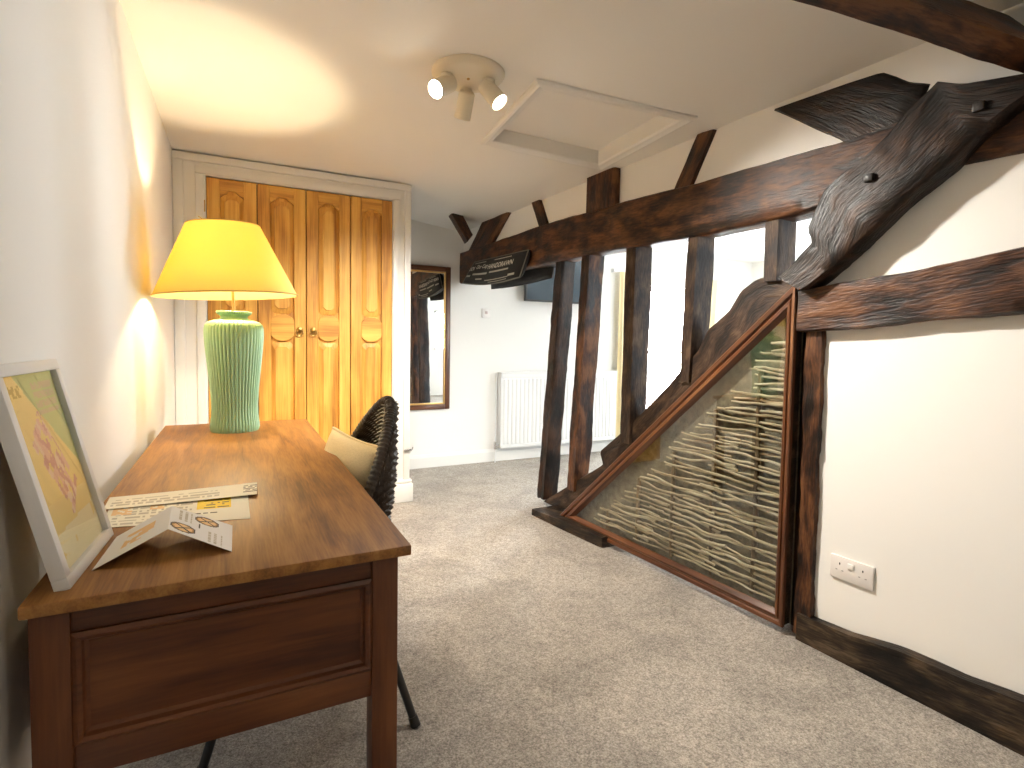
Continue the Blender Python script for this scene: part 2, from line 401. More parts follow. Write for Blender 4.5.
bm = nb(); box(bm, (XL - 0.15, YB - 0.15, -0.12), (XR + 0.15, YF + 0.2, 0.0)); struct('floor', bm, CARPET)
bm = nb(); nx, ny = 70, 40; grid = []
for i in range(nx + 1):
    x = XL - 0.15 + (XR + 0.3 - XL) * i / nx; row = []
    for j in range(ny + 1):
        y = YB - 0.15 + (YF + 0.35 - YB) * j / ny
        row.append(bm.verts.new((x, y, ceil_z(x, y) + 0.006 * noise.noise(Vector((x * 1.3, y * 1.3, 3))))))
    grid.append(row)
topg = [[bm.verts.new((v.co.x, v.co.y, 2.45)) for v in row] for row in (grid[0], grid[-1])]
# the opening of the loft hatch is closed by the hatch's own panel above
for i in range(nx):
    for j in range(ny):
        bm.faces.new((grid[i][j], grid[i][j + 1], grid[i + 1][j + 1], grid[i + 1][j]))
rim = [grid[0][j] for j in range(ny + 1)] + [grid[i][ny] for i in range(1, nx + 1)] + [grid[nx][j] for j in range(ny - 1, -1, -1)] + [grid[i][0] for i in range(nx - 1, 0, -1)]
for row in topg:
    for v in row: bm.verts.remove(v)
tops = [bm.verts.new((v.co.x, v.co.y, 2.42)) for v in rim]
for k in range(len(rim)): bm.faces.new((rim[k], rim[(k + 1) % len(rim)], tops[(k + 1) % len(rim)], tops[k]))
bm.faces.new(tops)
hx = [Vector((1.113, 2.007, 0)), Vector((1.185, 2.760, 0)), Vector((1.885, 2.60, 0)), Vector((1.827, 1.815, 0))]
cen = sum(hx, Vector()) / 4
def inset(p, k): return p + (cen - p).normalized() * k * 1.42
for k in range(4):   # cut the hatch opening
    a, b = inset(hx[k], 0.05), inset(hx[(k + 1) % 4], 0.05); nrm = Vector((b.y - a.y, a.x - b.x, 0))
    bmesh.ops.bisect_plane(bm, geom=bm.verts[:] + bm.edges[:] + bm.faces[:], plane_co=a, plane_no=nrm)
def in_hatch(c):
    Q = [inset(p, 0.05) for p in hx]
    sg = [(Q[(k + 1) % 4] - Q[k]).cross(Vector((c.x, c.y, 0)) - Q[k]).z for k in range(4)]
    return all(t > -1e-6 for t in sg) or all(t < 1e-6 for t in sg)
bmesh.ops.delete(bm, geom=[f for f in bm.faces if f.calc_center_median().z < 2.3 and in_hatch(f.calc_center_median())], context='FACES')
struct('ceiling', bm, CEIL, smooth=50)

bm = nb(); box(bm, (XL - 0.15, YB - 0.15, 0), (XL, YF + 0.15, 2.4)); struct('wall_left', bm, PLASTER)
def wall_with_hole(name, axis_y, x0, x1, hx0, hx1, hz0, hz1, y0, y1):
    bm = nb()
    box(bm, (x0, y0, 0), (hx0, y1, 2.4)); box(bm, (hx1, y0, 0), (x1, y1, 2.4))
    box(bm, (hx0, y0, 0), (hx1, y1, hz0)); box(bm, (hx0, y0, hz1), (hx1, y1, 2.4))
    return struct(name, bm, PLASTER)
wall_with_hole('wall_far', 1, XL, XR + 0.15, 4.00, 5.00, 0.32, 1.82, YF, YF + 0.2)
wall_with_hole('wall_near', 1, XL, XR + 0.15, 3.7, 4.4, 0.95, 1.80, YB - 0.15, YB)  # opening made for the added fill window
bm = nb()
box(bm, (XR, YB - 0.15, 0), (XR + 0.15, YF + 0.15, 2.4))
struct('wall_bay', bm, PLASTER)
# plaster panel wall to the right of the post, and the plaster strip above the tie beam
bm = nb()
prism(bm, [W(1.33, 0.0, 0.03), W(YB, 0.0, 0.03), W(YB, 2.35, 0.03), W(1.33, 2.35, 0.03)], (0.11, 0, 0))
struct('wall_right', bm, PLASTER)
bm = nb()
prism(bm, [W(1.33, 1.83, 0.035), W(YF, 1.86, 0.035), W(YF, 2.35, 0.035), W(1.33, 2.35, 0.035)], (0.09, 0, 0))
struct('wall_over_beam', bm, PLASTER)
# wardrobe side wall
bm = nb(); box(bm, (1.02, 3.80, 0), (1.10, YF, 2.4)); struct('wall_wardrobe', bm, PLASTER)
# skirting boards
def skirting(name, p0, p1, nrm, h=0.12, t=0.018):
    p0, p1, nrm = Vector(p0), Vector(p1), Vector(nrm)
    prof = [(0, 0), (t, 0), (t, h * 0.78), (t * 0.7, h * 0.84), (t * 0.55, h * 0.93), (t * 0.25, h), (0, h)]
    bm = nb(); prism(bm, [p0 + nrm * a + Vector((0, 0, b)) for a, b in prof], p1 - p0)
    return struct(name, bm, GLOSSW, smooth=30)
skirting('baseboard_far', (1.10, YF, 0), (XR, YF, 0), (0, -1, 0))
skirting('baseboard_wardrobe', (1.10, 3.83, 0), (1.10, YF - 0.018, 0), (1, 0, 0))
skirting('baseboard_left', (XL, YB, 0), (XL, 3.72, 0), (1, 0, 0))
skirting('baseboard_bay', (XR, YB, 0), (XR, YF - 0.018, 0), (-1, 0, 0))

# windows
def window(name, x0, x1, z0, z1, y, yo, inner):
    s = 1 if inner > 0 else -1
    bm = nb(); f = 0.055
    ya, yb = sorted((y, y + 0.05 * s))
    box(bm, (x0, ya, z0), (x0 + f, yb, z1), 0.006); box(bm, (x1 - f, ya, z0), (x1, yb, z1), 0.006)
    box(bm, (x0, ya, z0), (x1, yb, z0 + f), 0.006); box(bm, (x0, ya, z1 - f), (x1, yb, z1), 0.006)
    zc = z0 + (z1 - z0) * 0.5
    box(bm, (x0 + f, ya, zc - 0.02), (x1 - f, yb, zc + 0.02), 0.005)
    fr = obj(name, bm, GLOSSW); fr['kind'] = 'structure'
    for a, b in ((z0 + f, zc - 0.02), (zc + 0.02, z1 - f)):
        bm = nb(); box(bm, (x0 + f, y + 0.02 * s - 0.002, a), (x1 - f, y + 0.02 * s + 0.002, b)); obj('pane', bm, WGLASS, fr)
    return fr
w1 = window('window_1', 4.00, 5.00, 0.32, 1.82, YF + 0.10, 0, 1)
bm = nb(); box(bm, (3.95, YF - 0.03, 0.30), (5.05, YF + 0.10, 0.325), 0.006); obj('window_sill', bm, GLOSSW, w1)

window('added_fill_window', 3.7, 4.4, 0.95, 1.80, YB - 0.05, 0, -1)  # unseen window, added to let more light into the second bay

# ------------------------------------------------------------------ timbers of the partition
BT = [(4.728, 1.988), (4.303, 1.985), (3.475, 1.990), (2.67, 1.975), (1.918, 1.946), (1.422, 1.931), (1.231, 1.925), (1.054, 1.935), (0.887, 1.965), (0.753, 1.954), (0.2, 1.95), (-0.6, 1.95)]
BB = [(4.728, 1.698), (3.465, 1.71), (2.66, 1.709), (1.907, 1.687), (1.432, 1.690), (0.925, 1.743), (0.743, 1.735), (0.2, 1.735), (-0.6, 1.735)]
timber('tie_beam', BT, BB, 0.0, 0.14, T_RED, 'long dark brown hewn tie beam running across the tops of the studs', 'beam', rough=0.006, seed=1, bow=0.006)
# upper brace
timber('diagonal_brace', [(1.456, 1.442), (1.378, 1.499), (1.314, 1.562), (1.335, 1.61), (1.278, 1.751), (1.191, 1.80), (1.099, 1.858), (1.014, 1.939), (0.937, 1.998), (0.87, 1.955), (0.727, 1.927), (0.5, 1.93)],
       [(1.349, 1.383), (1.322, 1.392), (1.217, 1.465), (1.123, 1.546), (1.0, 1.657), (0.893, 1.727), (0.835, 1.791), (0.76, 1.847), (0.70, 1.88), (0.5, 1.90)], -0.07, 0.10, T_DARK,
       'broad black diagonal brace lapped over the tie beam, pegged with iron', 'timber', rough=0.010, seed=2, freq=11)
for i, (y, z, s) in enumerate(((1.116, 1.743, 'lower'), (0.822, 1.872, 'upper'))):
    bm = nb(); box(bm, W(y, z, -0.085) - Vector((0, 0.016, 0.014)), W(y, z, -0.05) + Vector((0, 0.016, 0.014)), 0.006, M=None)
    tag(obj('iron_peg', bm, IRON), 'square iron peg head in the broad black brace, the %s of the two' % s, 'peg', 'iron pegs in the brace')
timber('ceiling_strut', [(1.572, 2.15), (1.28, 1.935), (1.24, 1.89)], [(1.144, 2.128), (1.06, 2.06), (1.0, 2.03), (1.05, 1.90)], 0.02, 0.05, T_DARK, 'wide dark board slanting between ceiling and tie beam, beside the broad brace', 'timber', rough=0.004, seed=3)
timber('roof_strut', [(4.20, 2.235), (4.551, 1.975)], [(3.767, 2.21), (4.107, 1.975)], 0.0, 0.06, T_RED, 'brown slanting strut rising to the right from the far end of the tie beam', 'timber', rough=0.005, seed=4)
timber('roof_strut', [(3.374, 1.97), (3.505, 2.215)], [(3.264, 1.97), (3.395, 2.205)], 0.015, 0.05, T_RED, 'thin brown strut leaning to the left above the tie beam', 'timber', rough=0.004, seed=5)
timber('roof_strut', [(2.80, 1.96), (2.80, 2.185)], [(2.533, 1.955), (2.533, 2.17)], -0.012, 0.06, T_RED, 'broad square red brown block standing on the tie beam below the loft hatch', 'timber', rough=0.003, seed=6)
timber('roof_strut', [(2.106, 1.94), (1.958, 2.175)], [(1.993, 1.94), (1.861, 2.165)], 0.015, 0.05, T_RED, 'thin brown strut leaning to the right above the tie beam', 'timber', rough=0.004, seed=7)
# short bracket on the far wall
timber('corner_bracket', [(1.557, 4.2, 2.20), (1.705, 4.2, 1.985)], [(1.655, 4.2, 2.215), (1.755, 4.2, 2.05)], Vector((0.02, 0.12, 0)), Vector((0.02, 0.12, 0)), T_RED, 'short brown bracket hanging from the ceiling at the mirror end of the tie beam', 'timber', rough=0.004, seed=8)

STUDS = [  # front-left edge (y, z) top, bottom ; right edge of the side face top, bottom ; material ; label
    ((3.171, 1.73), (3.344, 0.05), (3.111, 3.270), T_DARK, 'gnarled black stud with a leaning foot, first from the far wall', 0.011),
    ((2.866, 1.73), (2.985, 0.20), (2.812, 2.930), T_RED, 'red brown worm-eaten stud, second from the far wall', 0.008),
    ((2.453, 1.73), (2.467, 0.60), (2.402, 2.421), T_GREY, 'straight dark grey stud left of the bright window, third from the far wall', 0.004),
    ((2.001, 1.71), (2.030, 0.98), (1.955, 2.000), T_GREY, 'grey brown stud right of the bright window, fourth from the far wall', 0.005),
    ((1.580, 1.71), (1.580, 1.44), (1.525, 1.528), T_GREY, 'short grey stud between the diagonal brace and the tie beam', 0.003)]
for i, (t, b, yn, mt, lab, ro) in enumerate(STUDS):
    wy = 0.085 if i < 3 else 0.065
    timber('stud', [(t[0], t[1]), (b[0], b[1])], [(t[0] - wy, t[1]), (b[0] - wy, b[1])], 0.02, 0.115, mt, lab, 'timber', rough=ro, seed=10 + i, group='upright studs of the partition', bow=0.012 if i < 2 else 0.005)
# lower diagonal plank
timber('diagonal_plank', [(3.30, 0.03), (2.849, 0.311), (2.640, 0.440), (2.672, 0.515), (2.432, 0.70), (2.131, 0.967), (2.026, 1.07), (1.939, 1.142), (1.883, 1.252), (1.766, 1.336), (1.711, 1.422), (1.636, 1.464), (1.559, 1.467), (1.434, 1.414)],
       [(3.05, 0.03), (2.6, 0.15), (2.3, 0.34), (2.0, 0.66), (1.75, 0.92), (1.50, 1.16), (1.40, 1.25), (1.39, 1.36)], 0.04, 0.09, T_GREY, 'wide brown diagonal plank with a notched edge rising behind the wattle case', 'timber', rough=0.006, seed=20)
timber('wall_post', [(1.48, 1.40), (1.48, 0.02)], [(1.35, 1.40), (1.35, 0.02)], 0.05, 0.09, T_DARK, 'added black filler for the shade in the narrow gap between the wattle case and the rough brown post', 'timber', rough=0.004, seed=27)  # added dark piece, stands in for the shade in the gap
# post at the end of the plaster wall, rail and ground sill
timber('wall_post', [(1.372, 1.27), (1.368, 0.635), (1.372, 0.02)], [(1.305, 1.27), (1.303, 0.90), (1.306, 0.649), (1.302, 0.4), (1.300, 0.02)], 0.008, 0.13, T_RED, 'rough split-faced brown post at the end of the white wall beside the wattle case', 'timber', rough=0.012, seed=21, freq=16)
timber('wall_rail', [(1.39, 1.389), (1.19, 1.409), (0.972, 1.431), (0.719, 1.468), (0.2, 1.52), (-0.6, 1.56)], [(1.39, 1.224), (1.182, 1.233), (0.964, 1.257), (0.71, 1.273), (0.2, 1.31), (-0.6, 1.36)], -0.02, 0.12, T_RED, 'thick brown rail set across the white wall at shoulder height', 'timber', rough=0.008, seed=22)
timber('ground_beam', [(1.352, 0.111), (1.148, 0.121), (0.985, 0.146), (0.817, 0.15), (0.666, 0.164), (0.2, 0.17), (-0.6, 0.17)], [(1.352, -0.01), (0.666, -0.01), (-0.6, -0.01)], 0.0, 0.06, T_BASE, 'blackened knotty ground beam along the foot of the white wall', 'timber', rough=0.006, seed=23, bow=0.001)
# floor sill in front of the far studs
timber('floor_sill', [(1.760, 3.13, 0.045), (1.795, 2.80, 0.06), (1.841, 2.455, 0.062)], [(1.760, 3.135, 0.0), (1.795, 2.80, 0.0), (1.841, 2.455, 0.0)], Vector((0.20, 0.0, 0)), Vector((0.20, 0.0, 0)), T_BASE, 'short worn dark floor sill under the feet of the far studs', 'timber', rough=0.004, seed=24, bow=0.002)
# sloping purlin near the camera
d = Vector((0.9938, -0.111, 0)); P0 = Vector((1.129, 0.84, 1.945)); Pa = P0 + d * 0.985; Pb = P0 - d * 1.46
q = Vector((0, -0.052, 0.046))
timber('roof_purlin', [Pb, Pa], [Pb + q, Pa + q], Vector((0, 0.10, 0.13)), Vector((0, 0.13, 0.17)), T_RED, 'red brown roof purlin crossing under the ceiling nearest the viewer', 'beam', rough=0.005, seed=25)

# ------------------------------------------------------------------ wattle display case
def CF(y, z, dn=0.0):   # case plane, dn = towards the wall
    return Vector((1.95 - 0.07 * (y - 1.393), y, z)) + Vector((0.99756, 0.0698, 0)) * dn
case = thing('wattle_display_case', 'triangular mahogany framed glass case showing woven hazel wattle', 'display case', CF(1.9, 0.03, 0.02))
oT, oR, oL = (1.395, 1.42), (1.395, 0.03), (2.945, 0.03)
iT, iR, iL = (1.440, 1.285), (1.440, 0.092), (2.765, 0.092)
def rail(a, b, c, d2, along):
    # moulded rail between outer edge a-b and inner edge d-c, mitred at both ends
    bm = nb(); l = gr_layer(bm)
    prof = [(0.0, 0.018), (0.0, 0.004), (0.06, 0.0), (0.30, 0.0), (0.36, 0.006), (0.44, 0.008), (0.52, 0.002), (0.70, 0.0), (0.80, 0.006), (0.90, 0.014), (1.0, 0.018)]
    n = 2; rings = []
    for t in range(2):
        o_, i_ = (a, d2) if t == 0 else (b, c)
        ring = []
        for (u, dn) in prof:
            y = o_[0] + (i_[0] - o_[0]) * u; z = o_[1] + (i_[1] - o_[1]) * u
            v = bm.verts.new(CF(y, z, dn)); v[l] = Vector(((y if along == 'y' else z) * 1.0, u * 0.06, dn)); ring.append(v)
        rings.append(ring)
    k = len(prof)
    for j in range(k): bm.faces.new((rings[0][j], rings[0][(j + 1) % k], rings[1][(j + 1) % k], rings[1][j]))
    bm.faces.new(rings[0]); bm.faces.new(list(reversed(rings[1])))
    bmesh.ops.recalc_face_normals(bm, faces=bm.faces)
    return obj('frame_rail', bm, MAHOG, case, smooth=25)
for a, b in ((oL, oT), (oT, oR), (oR, oL)):
    ctr = ((oT[0] + oR[0] + oL[0]) / 3, (oT[1] + oR[1] + oL[1]) / 3)
    ins = lambda p, k: (p[0] + (ctr[0] - p[0]) * k, p[1] + (ctr[1] - p[1]) * k)
    bm = nb(); prism(bm, [CF(*ins(a, .008), .018), CF(*ins(b, .008), .018), CF(*ins(b, .04), .018), CF(*ins(a, .04), .018)], Vector((0.99756, 0.0698, 0)) * 0.044, gr=axis_gr(1)); obj('case_side_shaded', bm, T_BASE, case)  # near-black wood puts the shade on the case sides into their colour
rail(oL, oT, iT, iL, 'y'); rail(oT, oR, iR, iT, 'z'); rail(oR, oL, iL, iR, 'y')
bm = nb(); prism(bm, [CF(*oT, 0.060), CF(*oR, 0.060), CF(*oL, 0.060)], Vector((0.004, 0, 0))); obj('back_panel', bm, BACKP, case)
bm = nb(); prism(bm, [CF(*iT, 0.014), CF(*iR, 0.014), CF(*iL, 0.014)], Vector((0.99756, 0.0698, 0)) * 0.003); obj('glass', bm, GLASS, case)
def case_top(y): return iT[1] + (iL[1] - iT[1]) * (y - iT[0]) / (iL[0] - iT[0])
SY = [1.56, 1.78, 2.02, 2.26, 2.50]
for sy in SY:
    bm = nb(); zt = case_top(sy) - 0.10 - 0.05 * random.random()
    zs = [0.095 + (zt - 0.095) * k / 8 for k in range(9)]
    tube(bm, [CF(sy + 0.008 * noise.noise(Vector((sy * 9, z * 4, 0))), z, 0.043) for z in zs], [0.011 + 0.002 * noise.noise(Vector((z * 9, sy, 4))) for z in zs], 8); obj('stake', bm, STAKE, case)
EDGE = [(1.22, 1.497), (1.134, 1.55), (0.988, 1.64), (0.906, 1.75), (0.688, 2.02), (0.539, 2.11), (0.387, 2.30), (0.155, 2.60), (0.10, 2.64)]
def left_end(z):
    for (z0, y0), (z1, y1) in zip(EDGE, EDGE[1:]):
        if z1 <= z <= z0: return y0 + (y1 - y0) * (z0 - z) / (z0 - z1)
    return 2.62
z = 0.115; row = 0
while z < 1.20:
    y1 = left_end(z) + random.uniform(-0.05, 0.03); y0 = 1.445
    span = y1 - y0; k = 1 if span < 0.45 else (2 if span < 0.90 else 3)
    cuts = [y0] + [y0 + span * (j + random.uniform(-0.18, 0.18)) / k for j in range(1, k)] + [y1]
    for j in range(k):
        a, b = cuts[j] - (0.05 if j else 0), cuts[j + 1] + (0.05 if j < k - 1 else 0)
        a = max(a, 1.446); ph = random.uniform(0, 6.3); zz = z + random.uniform(-0.007, 0.007); rr = random.uniform(0.0052, 0.0080); tilt = random.uniform(-0.012, 0.018)
        n = max(6, int((b - a) / 0.03)); pts = []; rs = []
        for i in range(n + 1):
            y = a + (b - a) * i / n
            wv = math.cos((y - SY[0]) / 0.24 * math.pi + (math.pi if (row + j) % 2 else 0))
            zo = zz + tilt * (i / n - 0.5) + 0.013 * noise.noise(Vector((y * 7, ph, zz * 3))) + 0.004 * noise.noise(Vector((y * 21, ph, 1)))
            pts.append(CF(y, max(0.102, min(zo, case_top(y) - 0.012)), 0.034 - 0.008 * wv)); rs.append(rr * (1 - 0.25 * i / n) * (1 + 0.14 * noise.noise(Vector((y * 30, ph, 2)))))
        bm = nb(); tube(bm, pts, rs, 7); obj('wattle_rod', bm, HAZEL, case)
    z += random.uniform(0.0215, 0.0262); row += 1

# ------------------------------------------------------------------ fitted wardrobe
YW = 3.80
wd = thing('fitted_wardrobe', 'built-in wardrobe with four waxed pine doors in a white surround', 'wardrobe', (0.4, YW, 0))
def architrave():
    bm = nb()
    # carcass fascia around the opening
    x0, x1, zt = XL + 0.002, 1.10, 2.255; ox0, ox1, oz = -0.163, 0.975, 2.137
    box(bm, (x0, YW - 0.012, 0), (ox0, YW + 0.05, oz)); box(bm, (ox1, YW - 0.012, 0), (x1, YW + 0.05, oz)); box(bm, (x0, YW - 0.012, oz), (x1, YW + 0.05, zt))
    # moulded outer bead, left and top and right
    for (a, b) in (((x0, 0), (x0 + 0.055, zt)), ((x1 - 0.045, 0), (x1, zt))):
        box(bm, (a[0], YW - 0.034, 0), (b[0], YW - 0.012, zt - 0.045), 0.005)
    box(bm, (x0, YW - 0.034, zt - 0.045), (x1, YW - 0.012, zt), 0.005)
    for xx in (ox0 - 0.055, ox1 + 0.006): box(bm, (xx, YW - 0.024, 0.0), (xx + 0.045, YW - 0.012, oz + 0.006), 0.004)
    box(bm, (ox0 - 0.055, YW - 0.024, oz + 0.006), (ox1 + 0.051, YW - 0.012, oz + 0.05), 0.004)
    return obj('surround', bm, GLOSSW, wd)
architrave()
bm = nb(); box(bm, (0.985, YW - 0.045, 0), (1.125, YW + 0.03, 0.135), 0.008); box(bm, (0.988, YW - 0.04, 0.135), (1.118, YW + 0.02, 0.165), 0.012); obj('plinth_block', bm, GLOSSW, wd)
bm = nb(); box(bm, (XL + 0.002, YW + 0.06, 0), (1.02, YW + 0.08, 2.25)); obj('interior', bm, DARKSLOT, wd)
def door(x0, x1, knob_side, wide_field):
    g = 0.0025; x0 += g; x1 -= g; z0, z1 = 0.03, 2.132; yf = YW - 0.004; yb = YW + 0.026
    bm = nb()
    st = 0.072; ax, bx = x0 + st, x1 - st
    # stiles and rails; cusped middle rail
    box(bm, (x0, yf, z0), (ax, yb, z1), 0.003, axis=2); box(bm, (bx, yf, z0), (x1, yb, z1), 0.003, axis=2)
    box(bm, (ax, yf, z1 - 0.07), (bx, yb, z1), 0.002, axis=0)
    box(bm, (ax, yf, z0), (bx, yb, 0.20), 0.002, axis=0)
    c = 0.045
    mid = [(ax, 1.185), (ax + c * .4, 1.165), (ax + c, 1.150), (bx - c, 1.150), (bx - c * .4, 1.165), (bx, 1.185), (bx, 1.285), (bx - c * .4, 1.305), (bx - c, 1.318), (ax + c, 1.318), (ax + c * .4, 1.305), (ax, 1.285)]
    prism(bm, [(x, yf, z) for x, z in mid], (0, yb - yf, 0), 0.002, gr=axis_gr(0))
    # corner cusps at the head of the upper panel
    zt = z1 - 0.07
    for s, xx in ((1, ax), (-1, bx)):
        prism(bm, [(xx, yf, zt), (xx + s * c, yf, zt), (xx + s * c * 0.8, yf, zt - 0.012), (xx, yf, zt - 0.038)], (0, yb - yf, 0), 0.001, gr=axis_gr(0))
    box(bm, (ax - 0.005, yf + 0.019, z0 + 0.05), (bx + 0.005, yb - 0.002, z1 - 0.05), axis=2)
    d = obj('door', bm, PINE, wd, smooth=12)
    # raised and fielded panels
    for (pz0, pz1) in ((1.322, zt - 0.016), (0.215, 1.146)):
        bm = nb(); w = (bx - ax); i1, i2 = 0.004, 0.030 if not wide_field else 0.024
        pts = lambda i, k, y: [(ax + i, y, pz0 + k + 0.02), (ax + i + 0.02, y, pz0 + k), (bx - i - 0.02, y, pz0 + k), (bx - i, y, pz0 + k + 0.02), (bx - i, y, pz1 - k - 0.02), (bx - i - 0.02, y, pz1 - k), (ax + i + 0.02, y, pz1 - k), (ax + i, y, pz1 - k - 0.02)]
        A = [bm.verts.new(p) for p in pts(i1, 0.004, yf + 0.019)]; A2 = [bm.verts.new(p) for p in pts(i1 + 0.006, 0.009, yf + 0.016)]; B = [bm.verts.new(p) for p in pts(i2, 0.034, yf + 0.009)]; B2 = [bm.verts.new(p) for p in pts(i2 + 0.0015, 0.036, yf + 0.001)]
        k = 8
        for P, Q in ((A, A2), (A2, B), (B, B2)):
            for j in range(k): bm.faces.new((P[j], P[(j + 1) % k], Q[(j + 1) % k], Q[j]))
        bm.faces.new(B2); bm.faces.new(list(reversed(A))); bmesh.ops.recalc_face_normals(bm, faces=bm.faces)
        setgr(bm, bm.verts, axis_gr(2)); obj('panel', bm, PINE, d, smooth=10)
    if knob_side:
        kx = x1 - 0.040 if knob_side > 0 else x0 + 0.040
        bm = nb(); M = Matrix.Translation((kx, yf, 1.222)) @ Matrix.Rotation(R(90), 4, 'X')
        lathe(bm, [(0.021, -0.001), (0.021, 0.003), (0.014, 0.006), (0.007, 0.010), (0.006, 0.018), (0.011, 0.022), (0.013, 0.028), (0.010, 0.033), (0.0, 0.035)], M, 20)
        tube(bm, [(kx + 0.020 * math.cos(t), yf - 0.022 - 0.004 * math.sin(t), 1.204 + 0.020 * math.sin(t)) for t in [2 * math.pi * k / 24 for k in range(24)]], 0.0036, 8, closed=True)
        obj('ring_handle', bm, BRASS, d)
    return d
door(-0.163, 0.117, 0, True); door(0.117, 0.406, 1, True); door(0.406, 0.689, -1, False); door(0.689, 0.975, 0, False)
# hinge knuckles on the outer stile
bm = nb()
tube(bm, [(0.985, YW - 0.014, z) for z in (1.86, 1.93)], 0.005, 8); obj('hinge', bm, BRASS, wd)
bm = nb(); tube(bm, [(-0.172, YW - 0.014, z) for z in (1.92, 1.99)], 0.005, 8); obj('hinge', bm, BRASS, wd)
bm = nb(); box(bm, (1.055, YW - 0.052, 0.372), (1.11, YW - 0.034, 0.384), 0.003); tube(bm, [(1.105, YW - 0.043, 0.378), (1.115, YW - 0.045, 0.384), (1.118, YW - 0.045, 0.398)], 0.005, 8)
obj('catch', bm, CHROME, wd)

# ------------------------------------------------------------------ desk
DX0, DX1, DY0, DY1, DZ = -0.298, 0.308, 1.035, 2.90, 0.76
desk = thing('writing_desk', 'long oak desk with panelled end against the left wall', 'desk', (0, 1.95, 0))
bm = nb(); box(bm, (DX0, DY0, DZ - 0.022), (DX1, DY1, DZ), 0.004, axis=1)
obj('desk_top', bm, DESK, desk)
LW = 0.052
for (x, y) in ((DX0 + 0.006, DY0 + 0.02), (DX1 - 0.022 - LW, DY0 + 0.02), (DX0 + 0.006, DY1 - 0.02 - LW), (DX1 - 0.022 - LW, DY1 - 0.02 - LW)):
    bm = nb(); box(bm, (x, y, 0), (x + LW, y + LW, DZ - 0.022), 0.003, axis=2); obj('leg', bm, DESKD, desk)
def end_panel(y0, y1, sgn):
    xa, xb = DX0 + 0.006 + LW, DX1 - 0.022 - LW
    bm = nb(); box(bm, (xa, y0, 0.695), (xb, y1, DZ - 0.022), 0.002, axis=0); box(bm, (xa, y0, 0.452), (xb, y1, 0.508), 0.003, axis=0)
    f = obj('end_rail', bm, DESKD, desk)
    ym = (y0 + y1) / 2
    bm = nb(); box(bm, (xa, ym - 0.006, 0.50), (xb, ym + 0.012, 0.70), axis=0); obj('end_panel', bm, DESKD, desk)
    bm = nb(); yy = y0 if sgn > 0 else y1
    o = [(xa, 0.508), (xb, 0.508), (xb, 0.695), (xa, 0.695)]
    prof = [(0.0, 0.004), (0.0, -0.003), (0.007, -0.007), (0.013, -0.004), (0.016, 0.004), (0.022, 0.010), (0.024, 0.017)]
    rings = []
    for (i, dn) in prof:
        s1 = 1
        rings.append([bm.verts.new((o[k][0] + (i if k in (0, 3) else -i), yy + sgn * dn, o[k][1] + (i if k in (0, 1) else -i))) for k in range(4)])
    for P, Q in zip(rings, rings[1:]):
        for k in range(4): bm.faces.new((P[k], P[(k + 1) % 4], Q[(k + 1) % 4], Q[k]))
    bmesh.ops.recalc_face_normals(bm, faces=bm.faces); setgr(bm, bm.verts, axis_gr(0)); obj('panel_moulding', bm, DESKD, desk, smooth=20)
end_panel(DY0 + 0.026, DY0 + 0.056, 1); end_panel(DY1 - 0.056, DY1 - 0.026, -1)
bm = nb(); box(bm, (DX0 + 0.022, DY0 + 0.02 + LW, 0.45), (DX0 + 0.042, DY1 - 0.02 - LW, DZ - 0.022), 0.002, axis=1); obj('back_panel', bm, DESKD, desk)
for k in range(3):
    ya = DY0 + 0.075 + k * 0.575; yb = ya + 0.565
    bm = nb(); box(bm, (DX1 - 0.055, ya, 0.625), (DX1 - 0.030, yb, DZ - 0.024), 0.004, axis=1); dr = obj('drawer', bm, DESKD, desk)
    bm = nb(); M = Matrix.Translation((DX1 - 0.030, (ya + yb) / 2, 0.682)) @ Matrix.Rotation(R(90), 4, 'Y'); lathe(bm, [(0.008, 0), (0.007, 0.008), (0.014, 0.014), (0.015, 0.020), (0.0, 0.026)], M, 16); obj('knob', bm, BRASS, dr)

# ------------------------------------------------------------------ table lamp
LX, LY = -0.012, 2.655
tl = thing('table_lamp', 'pale green ribbed ceramic lamp with a large yellow shade on the desk', 'lamp', (LX, LY, DZ))
prof = [(0.0, 0.004), (0.088, 0.004), (0.096, 0.0), (0.0985, 0.012), (0.097, 0.03), (0.092, 0.07), (0.091, 0.11), (0.094, 0.16), (0.099, 0.22), (0.105, 0.28), (0.111, 0.34), (0.1155, 0.39), (0.117, 0.42), (0.1165, 0.445), (0.112, 0.462), (0.100, 0.474), (0.080, 0.482), (0.060, 0.487), (0.053, 0.491), (0.052, 0.496), (0.056, 0.502), (0.064, 0.507), (0.069, 0.511), (0.071, 0.516), (0.069, 0.520), (0.060, 0.521), (0.02, 0.521), (0.0, 0.521)]
NF = 46
def flute(a, i):
    am = 0.0
    z = prof[i][1]
    if 0.0 < z <= 0.52 and 2 <= i <= 23: am = 0.055 if i < 16 else 0.04
    return 1 + am * (abs(math.cos(a * NF / 2)) ** 0.7 - 0.6)
bm = nb(); lathe(bm, [(r * 0.985, z) for r, z in prof], Matrix.Translation((LX, LY, DZ)), NF * 8, flute=flute); obj('vase', bm, VASE, tl, smooth=60)
bm = nb(); tube(bm, [(LX, LY, DZ + 0.515), (LX - 0.01, LY, DZ + 0.70)], 0.006, 10)
for t in range(3):
    a = t * 2.094; tube(bm, [(LX - 0.01, LY, 1.60), (LX - 0.055 + 0.14 * math.cos(a), LY + 0.02 + 0.14 * math.sin(a), 1.655)], 0.002, 6)
tube(bm, [(LX - 0.008, LY, 1.44), (LX - 0.02, LY, 1.60)], 0.004, 8)
obj('stem', bm, BRASS, tl)
bm = nb()
